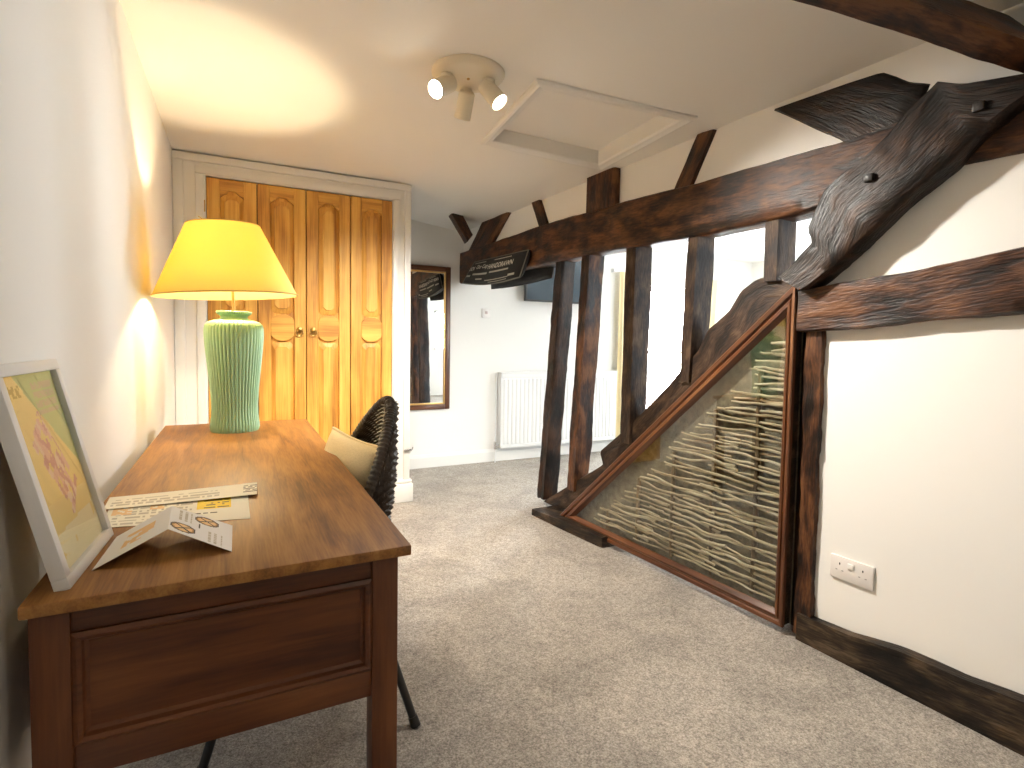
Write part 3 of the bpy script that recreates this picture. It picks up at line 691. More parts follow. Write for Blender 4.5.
M = Matrix.Translation((LX - 0.022, LY + 0.012, 1.345)) @ Matrix.Rotation(R(-3.0), 4, 'Y')
hs = 0.305; rb, rtp = 0.281, 0.143
lathe(bm, [(rb, 0.0), (rb - (rb - rtp) * 0.5, hs * 0.5), (rtp, hs), (rtp - 0.003, hs), (rb - (rb - rtp) * 0.5 - 0.003, hs * 0.5), (rb - 0.003, 0.0), (rb, 0.0)], M, 72)
for f in list(bm.faces):
    if len(f.verts) > 4: bm.faces.remove(f)
obj('lamp_shade', bm, SHADE, tl, smooth=30, merge=True)
for (rr, zz) in ((rb, 0.003), (rtp, hs - 0.003)):
    bm = nb(); tube(bm, [M @ Vector((rr * math.cos(2 * math.pi * k / 64), rr * math.sin(2 * math.pi * k / 64), zz)) for k in range(64)], 0.003, 6, closed=True)
    obj('shade_trim', bm, plain('shade_edge', (0.50, 0.33, 0.10), 0.7), tl)
bm = nb(); lathe(bm, [(0.012, 0.0), (0.013, 0.02), (0.020, 0.045), (0.027, 0.07), (0.026, 0.092), (0.016, 0.108), (0.0, 0.113)], Matrix.Translation((LX - 0.012, LY, 1.42)), 20); obj('bulb', bm, BULB, tl)
lamp('desk_lamp_light', 'POINT', (LX - 0.012, LY, 1.475), 11.5, (1.0, 0.78, 0.47), shadow_soft_size=0.022)

# ------------------------------------------------------------------ sheets on the desk
def sheet(name, P, fn, mats, nu=48, nv=20, parent=None, lift=0.0, curl=None):
    """P: corners p00, p10, p11, p01; fn(u, v) picks the ink"""
    P = [Vector(p) for p in P]; bm = nb(); V = []
    nrm = (P[1] - P[0]).cross(P[3] - P[0]).normalized()
    for j in range(nv + 1):
        row = []
        for i in range(nu + 1):
            u, v = i / nu, j / nv
            p = P[0] * (1 - u) * (1 - v) + P[1] * u * (1 - v) + P[2] * u * v + P[3] * (1 - u) * v
            if curl: p = p + Vector((0, 0, curl(u, v)))
            row.append(bm.verts.new(p))
        V.append(row)
    fs = []
    for j in range(nv):
        for i in range(nu):
            f = bm.faces.new((V[j][i], V[j][i + 1], V[j + 1][i + 1], V[j + 1][i])); f.material_index = fn((i + .5) / nu, (j + .5) / nv); fs.append(f)
    if nrm.z < 0 and name != 'print': bmesh.ops.reverse_faces(bm, faces=fs)
    bm.normal_update(); bmesh.ops.solidify(bm, geom=fs, thickness=0.0006)
    gr_layer(bm)
    return obj(name, bm, mats, parent, smooth=0)
PAPER = plain('paper_cream', (0.80, 0.75, 0.62), 0.7); INK = plain('print_grey', (0.50, 0.45, 0.36), 0.8); INKD = plain('print_dark', (0.10, 0.08, 0.06), 0.8)
PEACH = plain('print_peach', (0.78, 0.52, 0.26), 0.8); YEL = plain('print_yellow', (0.85, 0.58, 0.02), 0.7); BROWN = plain('print_brown', (0.42, 0.24, 0.09), 0.8)
PAPERW = plain('paper_white', (0.78, 0.76, 0.74), 0.7)
PM = [PAPER, INK, INKD, PEACH, YEL, BROWN, PAPERW]
def text_rows(u, v, rows, seed=0, u0=0.05, u1=0.95, v0=0.1, v1=0.9, fill=0.45):
    if not (u0 < u < u1 and v0 < v < v1): return False
    t = (v - v0) / (v1 - v0) * rows
    return (t % 1) < fill and noise.noise(Vector((u * 40, int(t) * 3.3, seed))) > -0.15
def ink_letter(u, v):
    if u > 0.90 and 0.2 < v < 0.85: return 2 if (int(v * 16) % 2 == 0 and noise.noise(Vector((u * 60, v * 9, 1))) > -0.2) else 0
    if 0.04 < u < 0.75 and text_rows(u, v, 3, 2, 0.03, 0.74, 0.2, 0.8, 0.5): return 1
    return 0
def ink_menu(u, v):
    if 0.61 < u < 0.87 and 0.42 < v < 0.86: return 2 if text_rows(u, v, 4, 5, 0.66, 0.85, 0.47, 0.82, 0.35) else 4
    if 0.03 < u < 0.17 and 0.45 < v < 0.80: return 3 if noise.noise(Vector((u * 30, v * 12, 3))) > -0.25 else 0
    if 0.28 < u < 0.38 and 0.60 < v < 0.88: return 3 if noise.noise(Vector((u * 30, v * 12, 8))) > -0.2 else 0
    if text_rows(u, v, 7, 9, 0.05, 0.58, 0.08, 0.9, 0.45): return 1
    if 0.58 < u < 0.8 and 0.12 < v < 0.34: return 2 if text_rows(u, v, 3, 4, 0.6, 0.78, 0.12, 0.34, 0.3) else 0
    return 0
tag(sheet('menu_sheet', [(-0.262, 1.394, DZ + .0015), (0.022, 1.335, DZ + .0015), (0.021, 1.575, DZ + .0015), (-0.275, 1.575, DZ + .0015)], ink_menu, PM, 60, 30), 'cream printed sheet with a bright yellow box lying on the desk', 'paper')
tag(sheet('letter_sheet', [(-0.282, 1.530, DZ + .004), (0.041, 1.514, DZ + .004), (0.045, 1.639, DZ + .004), (-0.288, 1.640, DZ + .004)], ink_letter, PM, 60, 16, curl=lambda u, v: 0.004 * u * u), 'long cream paper strip with small dark print, lying furthest back of the desk papers', 'paper')
bk = thing('folded_leaflet', 'folded white leaflet with two brown circles standing like a tent on the desk', 'leaflet', (-0.12, 1.24, DZ))
def ink_front(u, v):
    for (cu, cv) in ((0.22, 0.24), (0.58, 0.80)):
        du, dv = (u - cu) * 1.0, (v - cv) * 1.25; r = math.hypot(du, dv)
        if 0.17 < r < 0.20: return 2
        if r <= 0.17: return 2 if (abs(abs(du) - abs(dv)) < 0.025) else (5 if r > 0.145 else 3)
    if 0.06 < v < 0.42 and 0.58 < u < 0.88 and abs((u - .58) * 10 % 1 - .5) < .22 and noise.noise(Vector((v * 40, int(u * 10), 0))) > -.2: return 1
    if 0.52 < v < 0.92 and 0.10 < u < 0.34 and abs((u - .1) * 10 % 1 - .5) < .22 and noise.noise(Vector((v * 40, int(u * 10), 4))) > -.2: return 1
    if abs(u - 0.47) < 0.015 and 0.42 < v < 0.6: return 2
    return 6
RZ = 0.812
sheet('front_leaf', [(-0.118, 1.166, RZ), (-0.013, 1.141, DZ + 0.001), (-0.013, 1.300, DZ + 0.001), (-0.126, 1.322, RZ)], ink_front, PM, 44, 56, bk)
def ink_back(u, v):
    if 0.3 < u < 0.75 and 0.25 < v < 0.7: return 3 if noise.noise(Vector((u * 5, v * 5, 2))) > -0.1 else 6
    return 6
sheet('back_leaf', [(-0.229, 1.146, DZ + 0.001), (-0.118, 1.166, RZ), (-0.126, 1.322, RZ), (-0.222, 1.321, DZ + 0.001)], ink_back, PM, 24, 24, bk)

# ------------------------------------------------------------------ framed print leaning on the wall
pf = thing('picture_frame', 'white framed yellow map print leaning on the left wall at the front of the desk', 'picture', (-0.24, 1.21, DZ))
bl, br, tr, tlq = Vector((-0.246, 1.075, DZ)), Vector((-0.233, 1.340, DZ)), Vector((-0.318, 1.335, 1.119)), Vector((-0.331, 1.072, 1.121))
ex = (br - bl).normalized(); ey = (tlq - bl).normalized(); en = ex.cross(ey).normalized()   # out of the picture, towards the room
if en.x < 0: en = -en
FWd, FH = (br - bl).length, (tlq - bl).length; fwid = 0.020
def F(a, b, c): return bl + ex * a + ey * b + en * c
for (a0, a1, b0, b1) in ((0, FWd, 0, fwid), (0, FWd, FH - fwid, FH), (0, fwid, fwid, FH - fwid), (FWd - fwid, FWd, fwid, FH - fwid)):
    bm = nb(); Mx = Matrix((ex, ey, en)).transposed().to_4x4(); Mx.translation = bl
    box(bm, (a0, b0, -0.018), (a1, b1, 0.004), 0.0015, M=Mx); obj('frame_side', bm, plain('white_frame', (0.74, 0.73, 0.71), 0.4), pf)
MAPM = [plain('map_yellow', (0.72, 0.58, 0.22), 0.6), plain('map_green', (0.36, 0.48, 0.20), 0.6), plain('map_pink', (0.66, 0.42, 0.33), 0.6), plain('map_mauve', (0.52, 0.28, 0.24), 0.6), plain('map_cream', (0.74, 0.68, 0.42), 0.6), plain('map_gold', (0.40, 0.30, 0.06), 0.6), plain('map_grey', (0.42, 0.40, 0.24), 0.6), plain('map_pale', (0.72, 0.56, 0.42), 0.6)]
def ink_map(u, v):
    if v < 0.17 + 0.04 * u: return 4 if noise.noise(Vector((u * 6, v * 9, 1))) > -0.35 else 0
    if 0.08 < u < 0.30 and 0.885 < v < 0.955: return 5 if noise.noise(Vector((u * 24, v * 30, 2))) > -0.1 else 0
    if 0.52 < u < 0.92 and 0.78 < v < 0.95: return 6 if (int(v * 60) % 3 != 0 and noise.noise(Vector((u * 30, v * 60, 2))) > -0.3) else 1
    if u > 0.40 + (0.97 - v) * 1.35 - 0.12: return 1
    # town blocks along a diagonal band
    s = (u - 0.5) + (v - 0.52) * 0.75; t = (u - 0.5) * 0.6 - (v - 0.52)
    if abs(s) < 0.20 and -0.30 < t < 0.34:
        if abs(s + 0.03 * math.sin(t * 20)) < 0.022: return 3
        k = noise.noise(Vector((int((s + 1) * 22) * 1.37 + 0.41, int((t + 1) * 14) * 1.73 + 0.23, 5.6))) * 1.4
        if k > 0.12: return 2
        if k > -0.12: return 7
        if k < -0.42: return 3
    return 0
sheet('print', [F(fwid, fwid, -0.006), F(FWd - fwid, fwid, -0.006), F(FWd - fwid, FH - fwid, -0.006), F(fwid, FH - fwid, -0.006)], ink_map, MAPM, 56, 80, pf)
bm = nb(); box(bm, (fwid - .002, fwid - .002, -0.003), (FWd - fwid + .002, FH - fwid + .002, -0.0015), M=Mx); obj('glass', bm, glass_material('picture_glass', (1, 1, 1), 0.5), pf)
bm = nb(); box(bm, (0.004, 0.004, -0.017), (FWd - 0.004, FH - 0.004, -0.012), M=Mx); obj('backing_board', bm, DULL, pf)

# ------------------------------------------------------------------ wicker chair
ch = thing('wicker_chair', 'dark wicker tub chair with black metal legs tucked under the desk', 'chair', (0.22, 1.82, 0))
CX, CY = 0.115, 1.845
def shell_top(ph): # height of the rim
    return 0.957 - 0.20 * (abs(ph) / R(42)) ** 1.9
def shell_pt(ph, t, off=0.0):
    zt = shell_top(ph); z0 = 0.40; z = z0 + (zt - z0) * t
    lean = 0.02 * ((z - 0.4) / 0.56)
    rr = 0.285 + 0.045 * math.sin(min(1, (z - .4) / .45) * math.pi * .62) + off
    c = math.cos(ph)
    return Vector((CX + (rr + lean * max(0, c)) * c, CY + (rr + 0.0) * math.sin(ph), z))
bm = nb(); NP, NT = 110, 84; l = gr_layer(bm)
def weave(i, j, s):
    return 0.0045 * math.sin(i * math.pi / 2.0 + (math.pi if (j // 2) % 2 else 0)) * s + 0.004 * math.cos(j * math.pi) 
inner, outer = [], []
for j in range(NT + 1):
    ri, ro = [], []
    for i in range(NP + 1):
        ph = R(-60) + R(120) * i / NP; t = j / NT
        ri.append(bm.verts.new(shell_pt(ph, t, -0.010 - weave(i, j, 1))))
        ro.append(bm.verts.new(shell_pt(ph, t, 0.012 + weave(i, j, 1) + 0.010 * math.sin(t * 46))))
    inner.append(ri); outer.append(ro)
for G, fl in ((inner, True), (outer, False)):
    for j in range(NT):
        for i in range(NP):
            q4 = (G[j][i], G[j][i + 1], G[j + 1][i + 1], G[j + 1][i]); bm.faces.new(tuple(reversed(q4)) if fl else q4)
for i in range(NP):
    bm.faces.new((inner[NT][i], inner[NT][i + 1], outer[NT][i + 1], outer[NT][i])); bm.faces.new((inner[0][i + 1], inner[0][i], outer[0][i], outer[0][i + 1]))
for j in range(NT):
    bm.faces.new((inner[j][0], inner[j + 1][0], outer[j + 1][0], outer[j][0])); bm.faces.new((inner[j + 1][NP], inner[j][NP], outer[j][NP], outer[j + 1][NP]))
obj('backrest', bm, WICKER, ch, smooth=70)
bm = nb(); n = 260; pts = []; rs = []
for i in range(n + 1):
    ph = R(-60) + R(120) * i / n; pts.append(shell_pt(ph, 1.0)); rs.append(0.017 + 0.0022 * math.sin(i * 1.9))
tube(bm, pts, rs, 12); obj('rim', bm, WICKER, ch, smooth=70)
bm = nb(); pts = []
lathe(bm, [(0.0, 0.375), (0.20, 0.378), (0.262, 0.39), (0.275, 0.42), (0.268, 0.445), (0.24, 0.455), (0.0, 0.45)], Matrix.Translation((CX - 0.01, CY, 0)), 64, flute=lambda a, i: 1 + 0.008 * math.sin(a * 32)); obj('seat', bm, WICKER, ch, smooth=60)
for (fx, fy, tx, ty) in ((0.473, 1.534, 0.36, 1.67), (-0.10, 1.590, 0.03, 1.68), (0.47, 2.12, 0.36, 1.99), (-0.09, 2.10, 0.03, 1.99)):
    bm = nb(); a, b = Vector((fx, fy, 0.0)), Vector((tx, ty, 0.385)); tube(bm, [a, a.lerp(b, .5), b], [0.012, 0.0125, 0.014], 12); lg = obj('leg', bm, BLACKM, ch)
    bm = nb(); tube(bm, [a, a.lerp(b, 0.07)], [0.0155, 0.0145], 12); obj('foot_cap', bm, BLACKM, lg)
# cushion
def pillow_mesh(w, h, t, M, n=28, pinch=0.06):
    bm = nb(); l = gr_layer(bm); lay = []
    for s in (1, -1):
        g = []
        for j in range(n + 1):
            row = []
            for i in range(n + 1):
                u, v = i / n * 2 - 1, j / n * 2 - 1
                e = max(0, (1 - u * u)) ** 0.5 * max(0, (1 - v * v)) ** 0.5
                px = u * w / 2 * (1 - pinch * (1 - v * v) * abs(u) ** 3); py = v * h / 2 * (1 - pinch * (1 - u * u) * abs(v) ** 3)
                pz = s * t / 2 * e ** 0.75 + 0.004 * noise.noise(Vector((u * 3, v * 3, s))) * e
                row.append((Vector((px, py, pz)), i in (0, n) or j in (0, n)))
            g.append(row)
        lay.append(g)
    vs = [[None] * (n + 1) for _ in range(n + 1)]; vb = [[None] * (n + 1) for _ in range(n + 1)]
    for j in range(n + 1):
        for i in range(n + 1):
            p, e = lay[0][j][i]; vs[j][i] = bm.verts.new(M @ p)
            vb[j][i] = vs[j][i] if e else bm.verts.new(M @ lay[1][j][i][0])
    for j in range(n):
        for i in range(n):
            bm.faces.new((vs[j][i], vs[j][i + 1], vs[j + 1][i + 1], vs[j + 1][i])); bm.faces.new((vb[j][i], vb[j + 1][i], vb[j + 1][i + 1], vb[j][i + 1]))
    edge = []
    for i in range(n): edge.append(lay[0][0][i][0])
    for j in range(n): edge.append(lay[0][j][n][0])
    for i in range(n, 0, -1): edge.append(lay[0][n][i][0])
    for j in range(n, 0, -1): edge.append(lay[0][j][0][0])
    return bm, [M @ Vector((p.x, p.y, 0)) for p in edge]
cu = thing('cushion', 'cream piped cushion standing on the seat of the wicker chair', 'cushion', (0.30, 1.84, 0.456))
_ex = Vector((-0.28, 0.96, 0.05)).normalized(); _ez = Vector((0.24, 0.07, 0.97)); _ez = (_ez - _ex * _ez.dot(_ex)).normalized(); _en = _ex.cross(_ez)
Mc = Matrix((_ex, _ez, _en)).transposed().to_4x4(); Mc.translation = Vector((0.375, 1.935, 0.822)) - _ez * 0.185
bm, ed = pillow_mesh(0.38, 0.37, 0.11, Mc); obj('cover', bm, CREAM, cu, smooth=60)
bm = nb(); tube(bm, ed, 0.006, 8, closed=True); obj('piping', bm, CREAM, cu)

# ------------------------------------------------------------------ far wall: mirror, radiator, television, socket, curtains
mi = thing('wall_mirror', 'tall narrow mirror in a dark frame on the far wall', 'mirror', (1.53, YF, 0.53))
x0, x1, z0, z1 = 1.30, 1.750, 0.535, 1.838
for (a, b) in (((x0, z0), (x0 + .045, z1)), ((x1 - .045, z0), (x1, z1)), ((x0 + .045, z0), (x1 - .045, z0 + .045)), ((x0 + .045, z1 - .045), (x1 - .045, z1))):
    bm = nb(); box(bm, (a[0], YF - 0.028, a[1]), (b[0], YF, b[1]), 0.007, seg=3); obj('frame_side', bm, MAHOG, mi)
xa, xb, za, zb = x0 + .045, x1 - .045, z0 + .045, z1 - .045; s = 0.016
bm = nb()
for (a, b) in (((xa, za), (xa + s, zb)), ((xb - s, za), (xb, zb)), ((xa + s, za), (xb - s, za + s)), ((xa + s, zb - s), (xb - s, zb))): box(bm, (a[0], YF - 0.022, a[1]), (b[0], YF - 0.002, b[1]), 0.004)
obj('gilt_slip', bm, GILT, mi)
bm = nb(); box(bm, (xa + s, YF - 0.012, za + s), (xb - s, YF - 0.002, zb - s)); obj('mirror_glass', bm, MIRROR, mi)

rd = thing('radiator', 'white ridged panel radiator under the television on the far wall', 'radiator', (2.95, 4.65, 0.13))
bm = nb(); X0, X1, Z0, Z1, YR = 2.25, 3.62, 0.135, 0.865, 4.635
nr = 30; prof = []
for k in range(nr):
    xa = X0 + 0.012 + (X1 - X0 - 0.024) * k / nr; w = (X1 - X0 - 0.024) / nr
    prof += [(xa, 0.004), (xa + w * 0.22, 0.004), (xa + w * 0.42, -0.002), (xa + w * 0.80, -0.002)]
prof.append((X1 - 0.012, 0.006))
zr = [Z0 + 0.035, Z0 + 0.05, Z1 - 0.065, Z1 - 0.05]
G = []
for q_, zz in enumerate(zr):
    G.append([bm.verts.new((x, YR + (d if q_ in (1, 2) else 0.006), zz)) for x, d in prof])
for A, B in zip(G, G[1:]):
    for i in range(len(A) - 1): bm.faces.new((A[i], A[i + 1], B[i + 1], B[i]))
gr_layer(bm); setgr(bm, bm.verts, axis_gr(2))
box(bm, (X0, YR + 0.006, Z0), (X1, YR + 0.02, Z1), 0.004)
box(bm, (X0, YR + 0.0, Z0), (X1, YR + 0.02, Z0 + 0.035), 0.005); box(bm, (X0, YR + 0.0, Z1 - 0.05), (X1, YR + 0.02, Z1), 0.005)
obj('panel', bm, METALW, rd, smooth=20)
bm = nb(); box(bm, (X0 - 0.004, YR - 0.001, Z1 - 0.012), (X1 + 0.004, YF - 0.02, Z1 + 0.006), 0.004); obj('top_grille', bm, METALW, rd)
for xx in (X0 - 0.004, X1 - 0.006):
    bm = nb(); box(bm, (xx, YR + 0.004, Z0 + 0.01), (xx + 0.010, YF - 0.02, Z1), 0.002); obj('side_cover', bm, METALW, rd)
bm = nb(); tube(bm, [(X0 - 0.045, YR + 0.03, 0.0), (X0 - 0.045, YR + 0.03, 0.86)], 0.0075, 8); obj('pipe', bm, METALW, rd)
bm = nb(); tube(bm, [(X0 - 0.045, YR + 0.03, 0.13), (X0 - 0.045, YR + 0.03, 0.20)], 0.016, 12); tube(bm, [(X0 - 0.05, YR + 0.03, 0.165), (X0 + 0.01, YR + 0.03, 0.165)], 0.010, 10); obj('valve', bm, CHROME, rd)

tv = thing('television', 'dark blue screened flat television on the far wall behind the studs', 'television', (2.9, 4.6, 1.56))
Mt = Matrix.Translation((2.90, 4.60, 1.56))
bm = nb(); box(bm, (-0.43, -0.012, 0), (0.43, 0.035, 0.49), 0.006, M=Mt); obj('bezel', bm, BEZEL, tv)
bm = nb(); box(bm, (-0.415, -0.0135, 0.016), (0.415, -0.011, 0.475), M=Mt); obj('screen', bm, SCREEN, tv)
bm = nb(); box(bm, (-0.15, 0.034, 0.12), (0.15, YF - 4.60, 0.36), 0.004, M=Mt); obj('wall_bracket', bm, BLACKM, tv)

sk = thing('fused_outlet', 'small square white fused outlet on the far wall right of the mirror', 'outlet', (2.118, YF, 1.39))
bm = nb(); box(bm, (2.072, YF - 0.011, 1.390), (2.160, YF, 1.478), 0.004); obj('plate', bm, PLASTW, sk)
bm = nb(); box(bm, (2.104, YF - 0.017, 1.425), (2.128, YF - 0.010, 1.452), 0.002); obj('switch', bm, plain('switch_pink', (0.55, 0.42, 0.40), 0.5), sk)

rl = thing('curtain_rail', 'thin white curtain rail above the bright window', 'curtain rail', (4.4, 4.66, 1.95))
bm = nb(); box(bm, (3.56, 4.655, 1.930), (5.22, 4.675, 1.955), 0.004); obj('rail', bm, METALW, rl)
for xx in (3.58, 4.4, 5.18):
    bm = nb(); box(bm, (xx, 4.66, 1.925), (xx + 0.025, YF, 1.965), 0.003); obj('bracket', bm, METALW, rl)
def curtain(xa, xb, za, zb, lab, folds):
    bm = nb(); n = folds * 16; mm = 16; V = []
    for j in range(mm + 1):
        t = j / mm; row = []
        for i in range(n + 1):
            u = i / n; x = xa + (xb - xa) * u; sp = 1 - 0.12 * math.sin(t * 3.1)
            row.append(bm.verts.new((xa + (x - xa) * sp, 4.640 + 0.022 * math.sin(u * folds * 2 * math.pi) * (0.6 + 0.4 * t), zb + (za - zb) * t)))
        V.append(row)
    fs = [bm.faces.new((V[j][i], V[j + 1][i], V[j + 1][i + 1], V[j][i + 1])) for j in range(mm) for i in range(n)]
    bm.normal_update(); bmesh.ops.solidify(bm, geom=fs, thickness=0.003); gr_layer(bm)
    t = obj('curtain', bm, CURT, smooth=60); tag(t, lab, 'curtain', 'pair of pale gold curtains')
curtain(3.63, 3.90, 0.03, 1.93, 'pale gold curtain hanging at the left side of the window beside the radiator', 4)
curtain(4.80, 5.07, 0.03, 1.93, 'pale gold curtain hanging at the right side of the window', 4)

# ------------------------------------------------------------------ double socket on the white wall
def SW(y, z, dn=0.0): return W(y, z, 0.03) + Vector((-1, 0, 0)) * dn
so = thing('double_socket', 'white double power socket on the plaster wall above the ground beam', 'socket', SW(1.165, 0.30))
bm = nb(); prism(bm, [SW(1.243, 0.300), SW(1.091, 0.300), SW(1.091, 0.386), SW(1.243, 0.386)], (-0.010, 0, 0), 0.003); obj('plate', bm, PLASTW, so)
for yc in (1.208, 1.126):
    for (dy, dz, hy, hz) in ((0, 0.018, 0.0022, 0.004), (0.011, -0.006, 0.0035, 0.0018), (-0.011, -0.006, 0.0035, 0.0018)):
        bm = nb(); prism(bm, [SW(yc + dy + hy, 0.340 + dz - hz, .0095), SW(yc + dy - hy, 0.340 + dz - hz, .0095), SW(yc + dy - hy, 0.340 + dz + hz, .0095), SW(yc + dy + hy, 0.340 + dz + hz, .0095)], (-0.0008, 0, 0)); obj('pin_hole', bm, DARKSLOT if dz > 0 else GREYP, so)
bm = nb(); prism(bm, [SW(1.178, 0.350, .009), SW(1.156, 0.350, .009), SW(1.156, 0.370, .009), SW(1.178, 0.370, .009)], (-0.006, 0, 0), 0.0015); obj('rocker_switch', bm, METALW, so)

# ------------------------------------------------------------------ head-guard cushions on the beam
def pad(name, label, y0, y1, prof, dx, skew):
    t = thing(name, label, 'cushion', W((y0 + y1) / 2, prof[0][1], dx), 'black cushions hung on the tie beam')
    return t
p1 = thing('beam_cushion', 'black cushion with pale lettering tied to the front of the tie beam', 'cushion', W(3.95, 1.63, -0.05))
# front face: four corners on the partition plane (far-low, far-high, near-high, near-low)
def pad_frame(fl, fh, nh, nl, sag):
    def g(u, v):   # u along from far to near, v up
        a = Vector((*fl, )).lerp(Vector((*nl, )), u); b = Vector((*fh, )).lerp(Vector((*nh, )), u)
        p = a.lerp(b, v); s_ = sag * math.sin(math.pi * u) * (1 - v)
        return Vector((p.x, p.y, p.z - s_))
    return g
g1 = pad_frame(W(4.46, 1.672, -0.085), W(4.27, 1.835, -0.06), W(3.41, 1.822, -0.042), W(3.50, 1.637, -0.06), 0.03)
def pad_mesh(g, th, n=40, mrow=16, back=0.0):
    bm = nb(); top = []; bot = []
    for j in range(mrow + 1):
        a, b = [], []
        for i in range(n + 1):
            u, v = i / n, j / mrow; e = (max(0, 1 - (2 * u - 1) ** 4) ** .5) * (max(0, 1 - (2 * v - 1) ** 4) ** .5)
            p = g(u, v); a.append(bm.verts.new(p + Vector((-th * e, 0, 0)))); b.append(bm.verts.new(p + Vector((0.012 + back * e, 0, 0))))
        top.append(a); bot.append(b)
    for j in range(mrow):
        for i in range(n):
            bm.faces.new((top[j][i], top[j][i + 1], top[j + 1][i + 1], top[j + 1][i])); bm.faces.new((bot[j][i], bot[j + 1][i], bot[j + 1][i + 1], bot[j][i + 1]))
    for i in range(n):
        for (T, B) in ((top[0], bot[0]), (top[mrow], bot[mrow])): bm.faces.new((T[i], T[i + 1], B[i + 1], B[i]))
    for j in range(mrow):
        for k in (0, n): bm.faces.new((top[j][k], top[j + 1][k], bot[j + 1][k], bot[j][k]))
    bmesh.ops.recalc_face_normals(bm, faces=bm.faces); gr_layer(bm); return bm
TH1 = 0.035
obj('cover', pad_mesh(g1, TH1, back=0.06), BLACKC, p1, smooth=60)
def psurf(u, v, lift=0.0025):
    e = (max(0, 1 - (2 * u - 1) ** 4) ** .5) * (max(0, 1 - (2 * v - 1) ** 4) ** .5)
    return g1(u, v) + Vector((-TH1 * e - lift, 0, 0))
bm = nb(); loop = [g1(i / 30, 0) for i in range(31)] + [g1(1, j / 10) for j in range(1, 11)] + [g1(1 - i / 30, 1) for i in range(1, 31)] + [g1(0, 1 - j / 10) for j in range(1, 10)]
tube(bm, [p + Vector((-0.004, 0, 0)) for p in loop], 0.0045, 8, closed=True); obj('piping', bm, PIPING, p1)
def lettering(txt, u0, u1, v0, v1, mat, shear=0.15):
    cd = bpy.data.curves.new('lettering_source', 'FONT'); cd.body = txt; cd.size = 1.0; cd.offset = 0.012; cd.resolution_u = 3
    to = bpy.data.objects.new('lettering_source', cd); C.objects.link(to)
    dg = bpy.context.evaluated_depsgraph_get(); me = bpy.data.meshes.new_from_object(to.evaluated_get(dg))
    bpy.data.objects.remove(to); bm = nb(); bm.from_mesh(me); bpy.data.meshes.remove(me)
    bmesh.ops.triangulate(bm, faces=bm.faces)
    bmesh.ops.subdivide_edges(bm, edges=[e for e in bm.edges if e.calc_length() > 0.25], cuts=2)
    xs = [v.co.x for v in bm.verts]; ys = [v.co.y for v in bm.verts]; x0, x1, y0, y1 = min(xs), max(xs), min(ys), max(ys)
    for v in bm.verts:
        u = u0 + (u1 - u0) * (v.co.x - x0) / (x1 - x0); w = v0 + (v1 - v0) * (v.co.y - y0) / (y1 - y0)
        v.co = psurf(u, w)
    gr_layer(bm); bmesh.ops.recalc_face_normals(bm, faces=bm.faces)
    return obj('lettering', bm, mat, p1, smooth=0)
lettering('KNOW', 0.03, 0.17, 0.56, 0.74, LETTER); lettering('Our Cup', 0.20, 0.42, 0.57, 0.78, LETTER); lettering('HANDDRAWN', 0.44, 0.86, 0.56, 0.74, LETTER)
def bar(u0, u1, v0, v1, mat=LETTER2):
    bm = nb(); n = 10; A = [bm.verts.new(psurf(u0 + (u1 - u0) * i / n, v0)) for i in range(n + 1)]; B = [bm.verts.new(psurf(u0 + (u1 - u0) * i / n, v1)) for i in range(n + 1)]
    for i in range(n): bm.faces.new((A[i], A[i + 1], B[i + 1], B[i]))
    gr_layer(bm); bmesh.ops.recalc_face_normals(bm, faces=bm.faces); obj('printed_line', bm, mat, p1, smooth=0)
bar(0.18, 0.46, 0.37, 0.44); bar(0.50, 0.82, 0.40, 0.46); bar(0.28, 0.40, 0.18, 0.23); bar(0.04, 0.14, 0.30, 0.38); bar(0.46, 0.84, 0.12, 0.15); bar(0.52, 0.82, 0.05, 0.07); bar(0.10, 0.34, 0.86, 0.89); bar(0.5, 0.8, 0.86, 0.89); bar(0.84, 0.93, 0.14, 0.22)
p2 = thing('beam_cushion', 'plain black cushion hanging under the tie beam behind the lettered one', 'cushion', W(3.8, 1.6, 0.1))
g2 = pad_frame(W(4.30, 1.625, 0.115), W(4.32, 1.74, 0.12), W(3.33, 1.735, 0.12), W(3.355, 1.632, 0.115), 0.012)
obj('cover', pad_mesh(g2, 0.04), BLACKC, p2, smooth=60)
bm = nb(); loop = [g2(i / 30, 0) for i in range(31)] + [g2(1, j / 10) for j in range(1, 11)] + [g2(1 - i / 30, 1) for i in range(1, 31)] + [g2(0, 1 - j / 10) for j in range(1, 10)]
tube(bm, loop, 0.006, 8, closed=True); obj('piping', bm, BLACKC, p2)

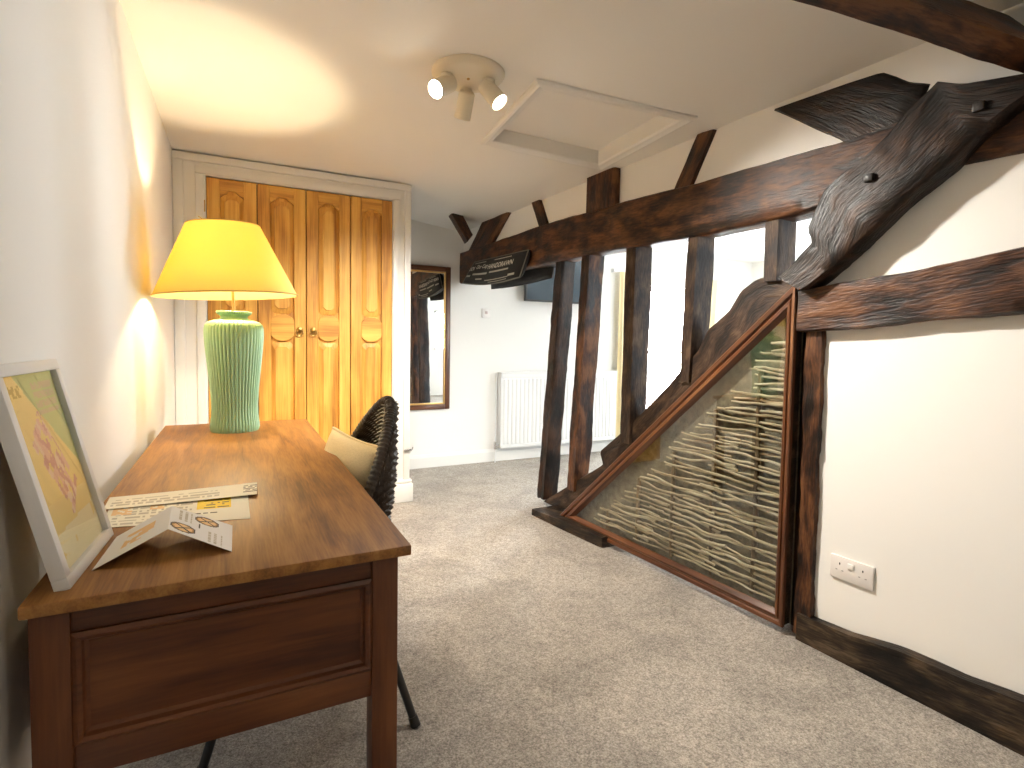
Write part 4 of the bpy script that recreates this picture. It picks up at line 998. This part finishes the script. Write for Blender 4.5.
# ------------------------------------------------------------------ ceiling: spotlight cluster and loft hatch
cz = 2.265
sp = thing('ceiling_spotlight', 'round cream ceiling plate carrying three small spotlights', 'spotlight', (0.84, 2.15, cz))
PC = Vector((0.855, 2.120, cz))
bm = nb(); lathe(bm, [(0.0, -0.020), (0.112, -0.020), (0.141, -0.014), (0.150, -0.004), (0.150, 0.004), (0.0, 0.004)], Matrix.Translation(PC), 56); obj('plate', bm, plain('cream_metal', (0.80, 0.72, 0.56), 0.4), sp)
CM = MATS['cream_metal']
bm = nb(); lathe(bm, [(0.0, -0.026), (0.006, -0.024), (0.007, -0.018)], Matrix.Translation(PC), 12); obj('screw', bm, BRASS, sp)
def head(px, py, direction, power):
    base = Vector((px, py, cz - 0.02)); dv = Vector(direction).normalized()
    bm = nb(); lathe(bm, [(0.0, -0.020), (0.022, -0.020), (0.025, -0.014), (0.025, 0.004)], Matrix.Translation(base), 24)
    kn = base + Vector((0, 0, -0.040)); tube(bm, [base + Vector((0, 0, -0.015)), kn], 0.012, 12)
    h = obj('spot_head', bm, CM, sp)
    qt = dv.to_track_quat('Z', 'Y').to_matrix().to_4x4(); M = Matrix.Translation(kn) @ qt
    bm = nb(); lathe(bm, [(0.0, -0.036), (0.024, -0.036), (0.034, -0.027), (0.035, 0.0), (0.036, 0.074), (0.035, 0.078), (0.033, 0.074), (0.032, 0.062), (0.0, 0.062)], M, 32); obj('barrel', bm, CM, h)
    bm = nb(); lathe(bm, [(0.0, 0.064), (0.0315, 0.064), (0.0315, 0.070), (0.0, 0.072)], M, 32); obj('lens', bm, LENS, h)
    lo = lamp('spot_light', 'SPOT', kn + dv * 0.082, power, (1.0, 0.94, 0.85), spot_size=R(105), spot_blend=1.0, shadow_soft_size=0.05)
    aim(lo, kn + dv * 2)
head(0.765, 2.13, (-0.60, -0.30, -0.45), 7.0)
head(0.935, 2.09, (0.36, -0.44, -0.66), 85.0)
head(0.885, 2.22, (0.0, 0.42, -0.70), 115.0)

hat = thing('loft_hatch', 'square white loft hatch with a moulded frame in the ceiling beside the spotlights', 'hatch', (1.5, 2.3, 2.2))
def hz(p, d=0.0): return Vector((p.x, p.y, (2.262 - 0.085 * max(0, (p.x - 1.1)) / 0.75) + d))
for k in range(4):
    a, b = hx[k], hx[(k + 1) % 4]
    prof = [(0.0, 0.02), (0.0, -0.010), (0.010, -0.018), (0.022, -0.020), (0.034, -0.014), (0.050, -0.012), (0.058, -0.004), (0.060, 0.085)]
    bm = nb(); gr_layer(bm); A = [bm.verts.new(hz(inset(a, i), dz)) for i, dz in prof]; B = [bm.verts.new(hz(inset(b, i), dz)) for i, dz in prof]
    n = len(prof)
    for j in range(n): bm.faces.new((A[j], A[(j + 1) % n], B[(j + 1) % n], B[j]))
    bm.faces.new(A); bm.faces.new(list(reversed(B))); bmesh.ops.recalc_face_normals(bm, faces=bm.faces); obj('frame_side', bm, GLOSSW, hat, smooth=25)
bm = nb(); prism(bm, [hz(inset(p, 0.055), 0.068) for p in hx], (0, 0, 0.012)); obj('panel', bm, CEIL, hat)

# ------------------------------------------------------------------ street building seen through the window
bl_ = thing('street_building', 'pale building with small reddish windows seen through the bright window', 'building', (9.0, 13.0, -3.0))
bm = nb(); box(bm, (5, 13.0, -3.0), (14, 13.4, 3.4)); obj('facade', bm, plain('pale_render', (0.75, 0.70, 0.68), 0.9), bl_)
bm = nb(); prism(bm, [(4.7, 12.7, 3.4), (4.7, 13.6, 3.4), (4.7, 14.4, 5.2)], (9.6, 0, 0)); obj('roof', bm, plain('clay_roof', (0.40, 0.22, 0.17), 0.9), bl_)
for ix in range(6):
    for iz in range(3):
        bm = nb(); x = 6.0 + ix * 1.35; z = -1.9 + iz * 1.8; box(bm, (x, 12.97, z), (x + 0.65, 13.02, z + 1.0), 0.01); obj('window', bm, plain('red_brick_window', (0.03, 0.012, 0.012), 0.6), bl_)
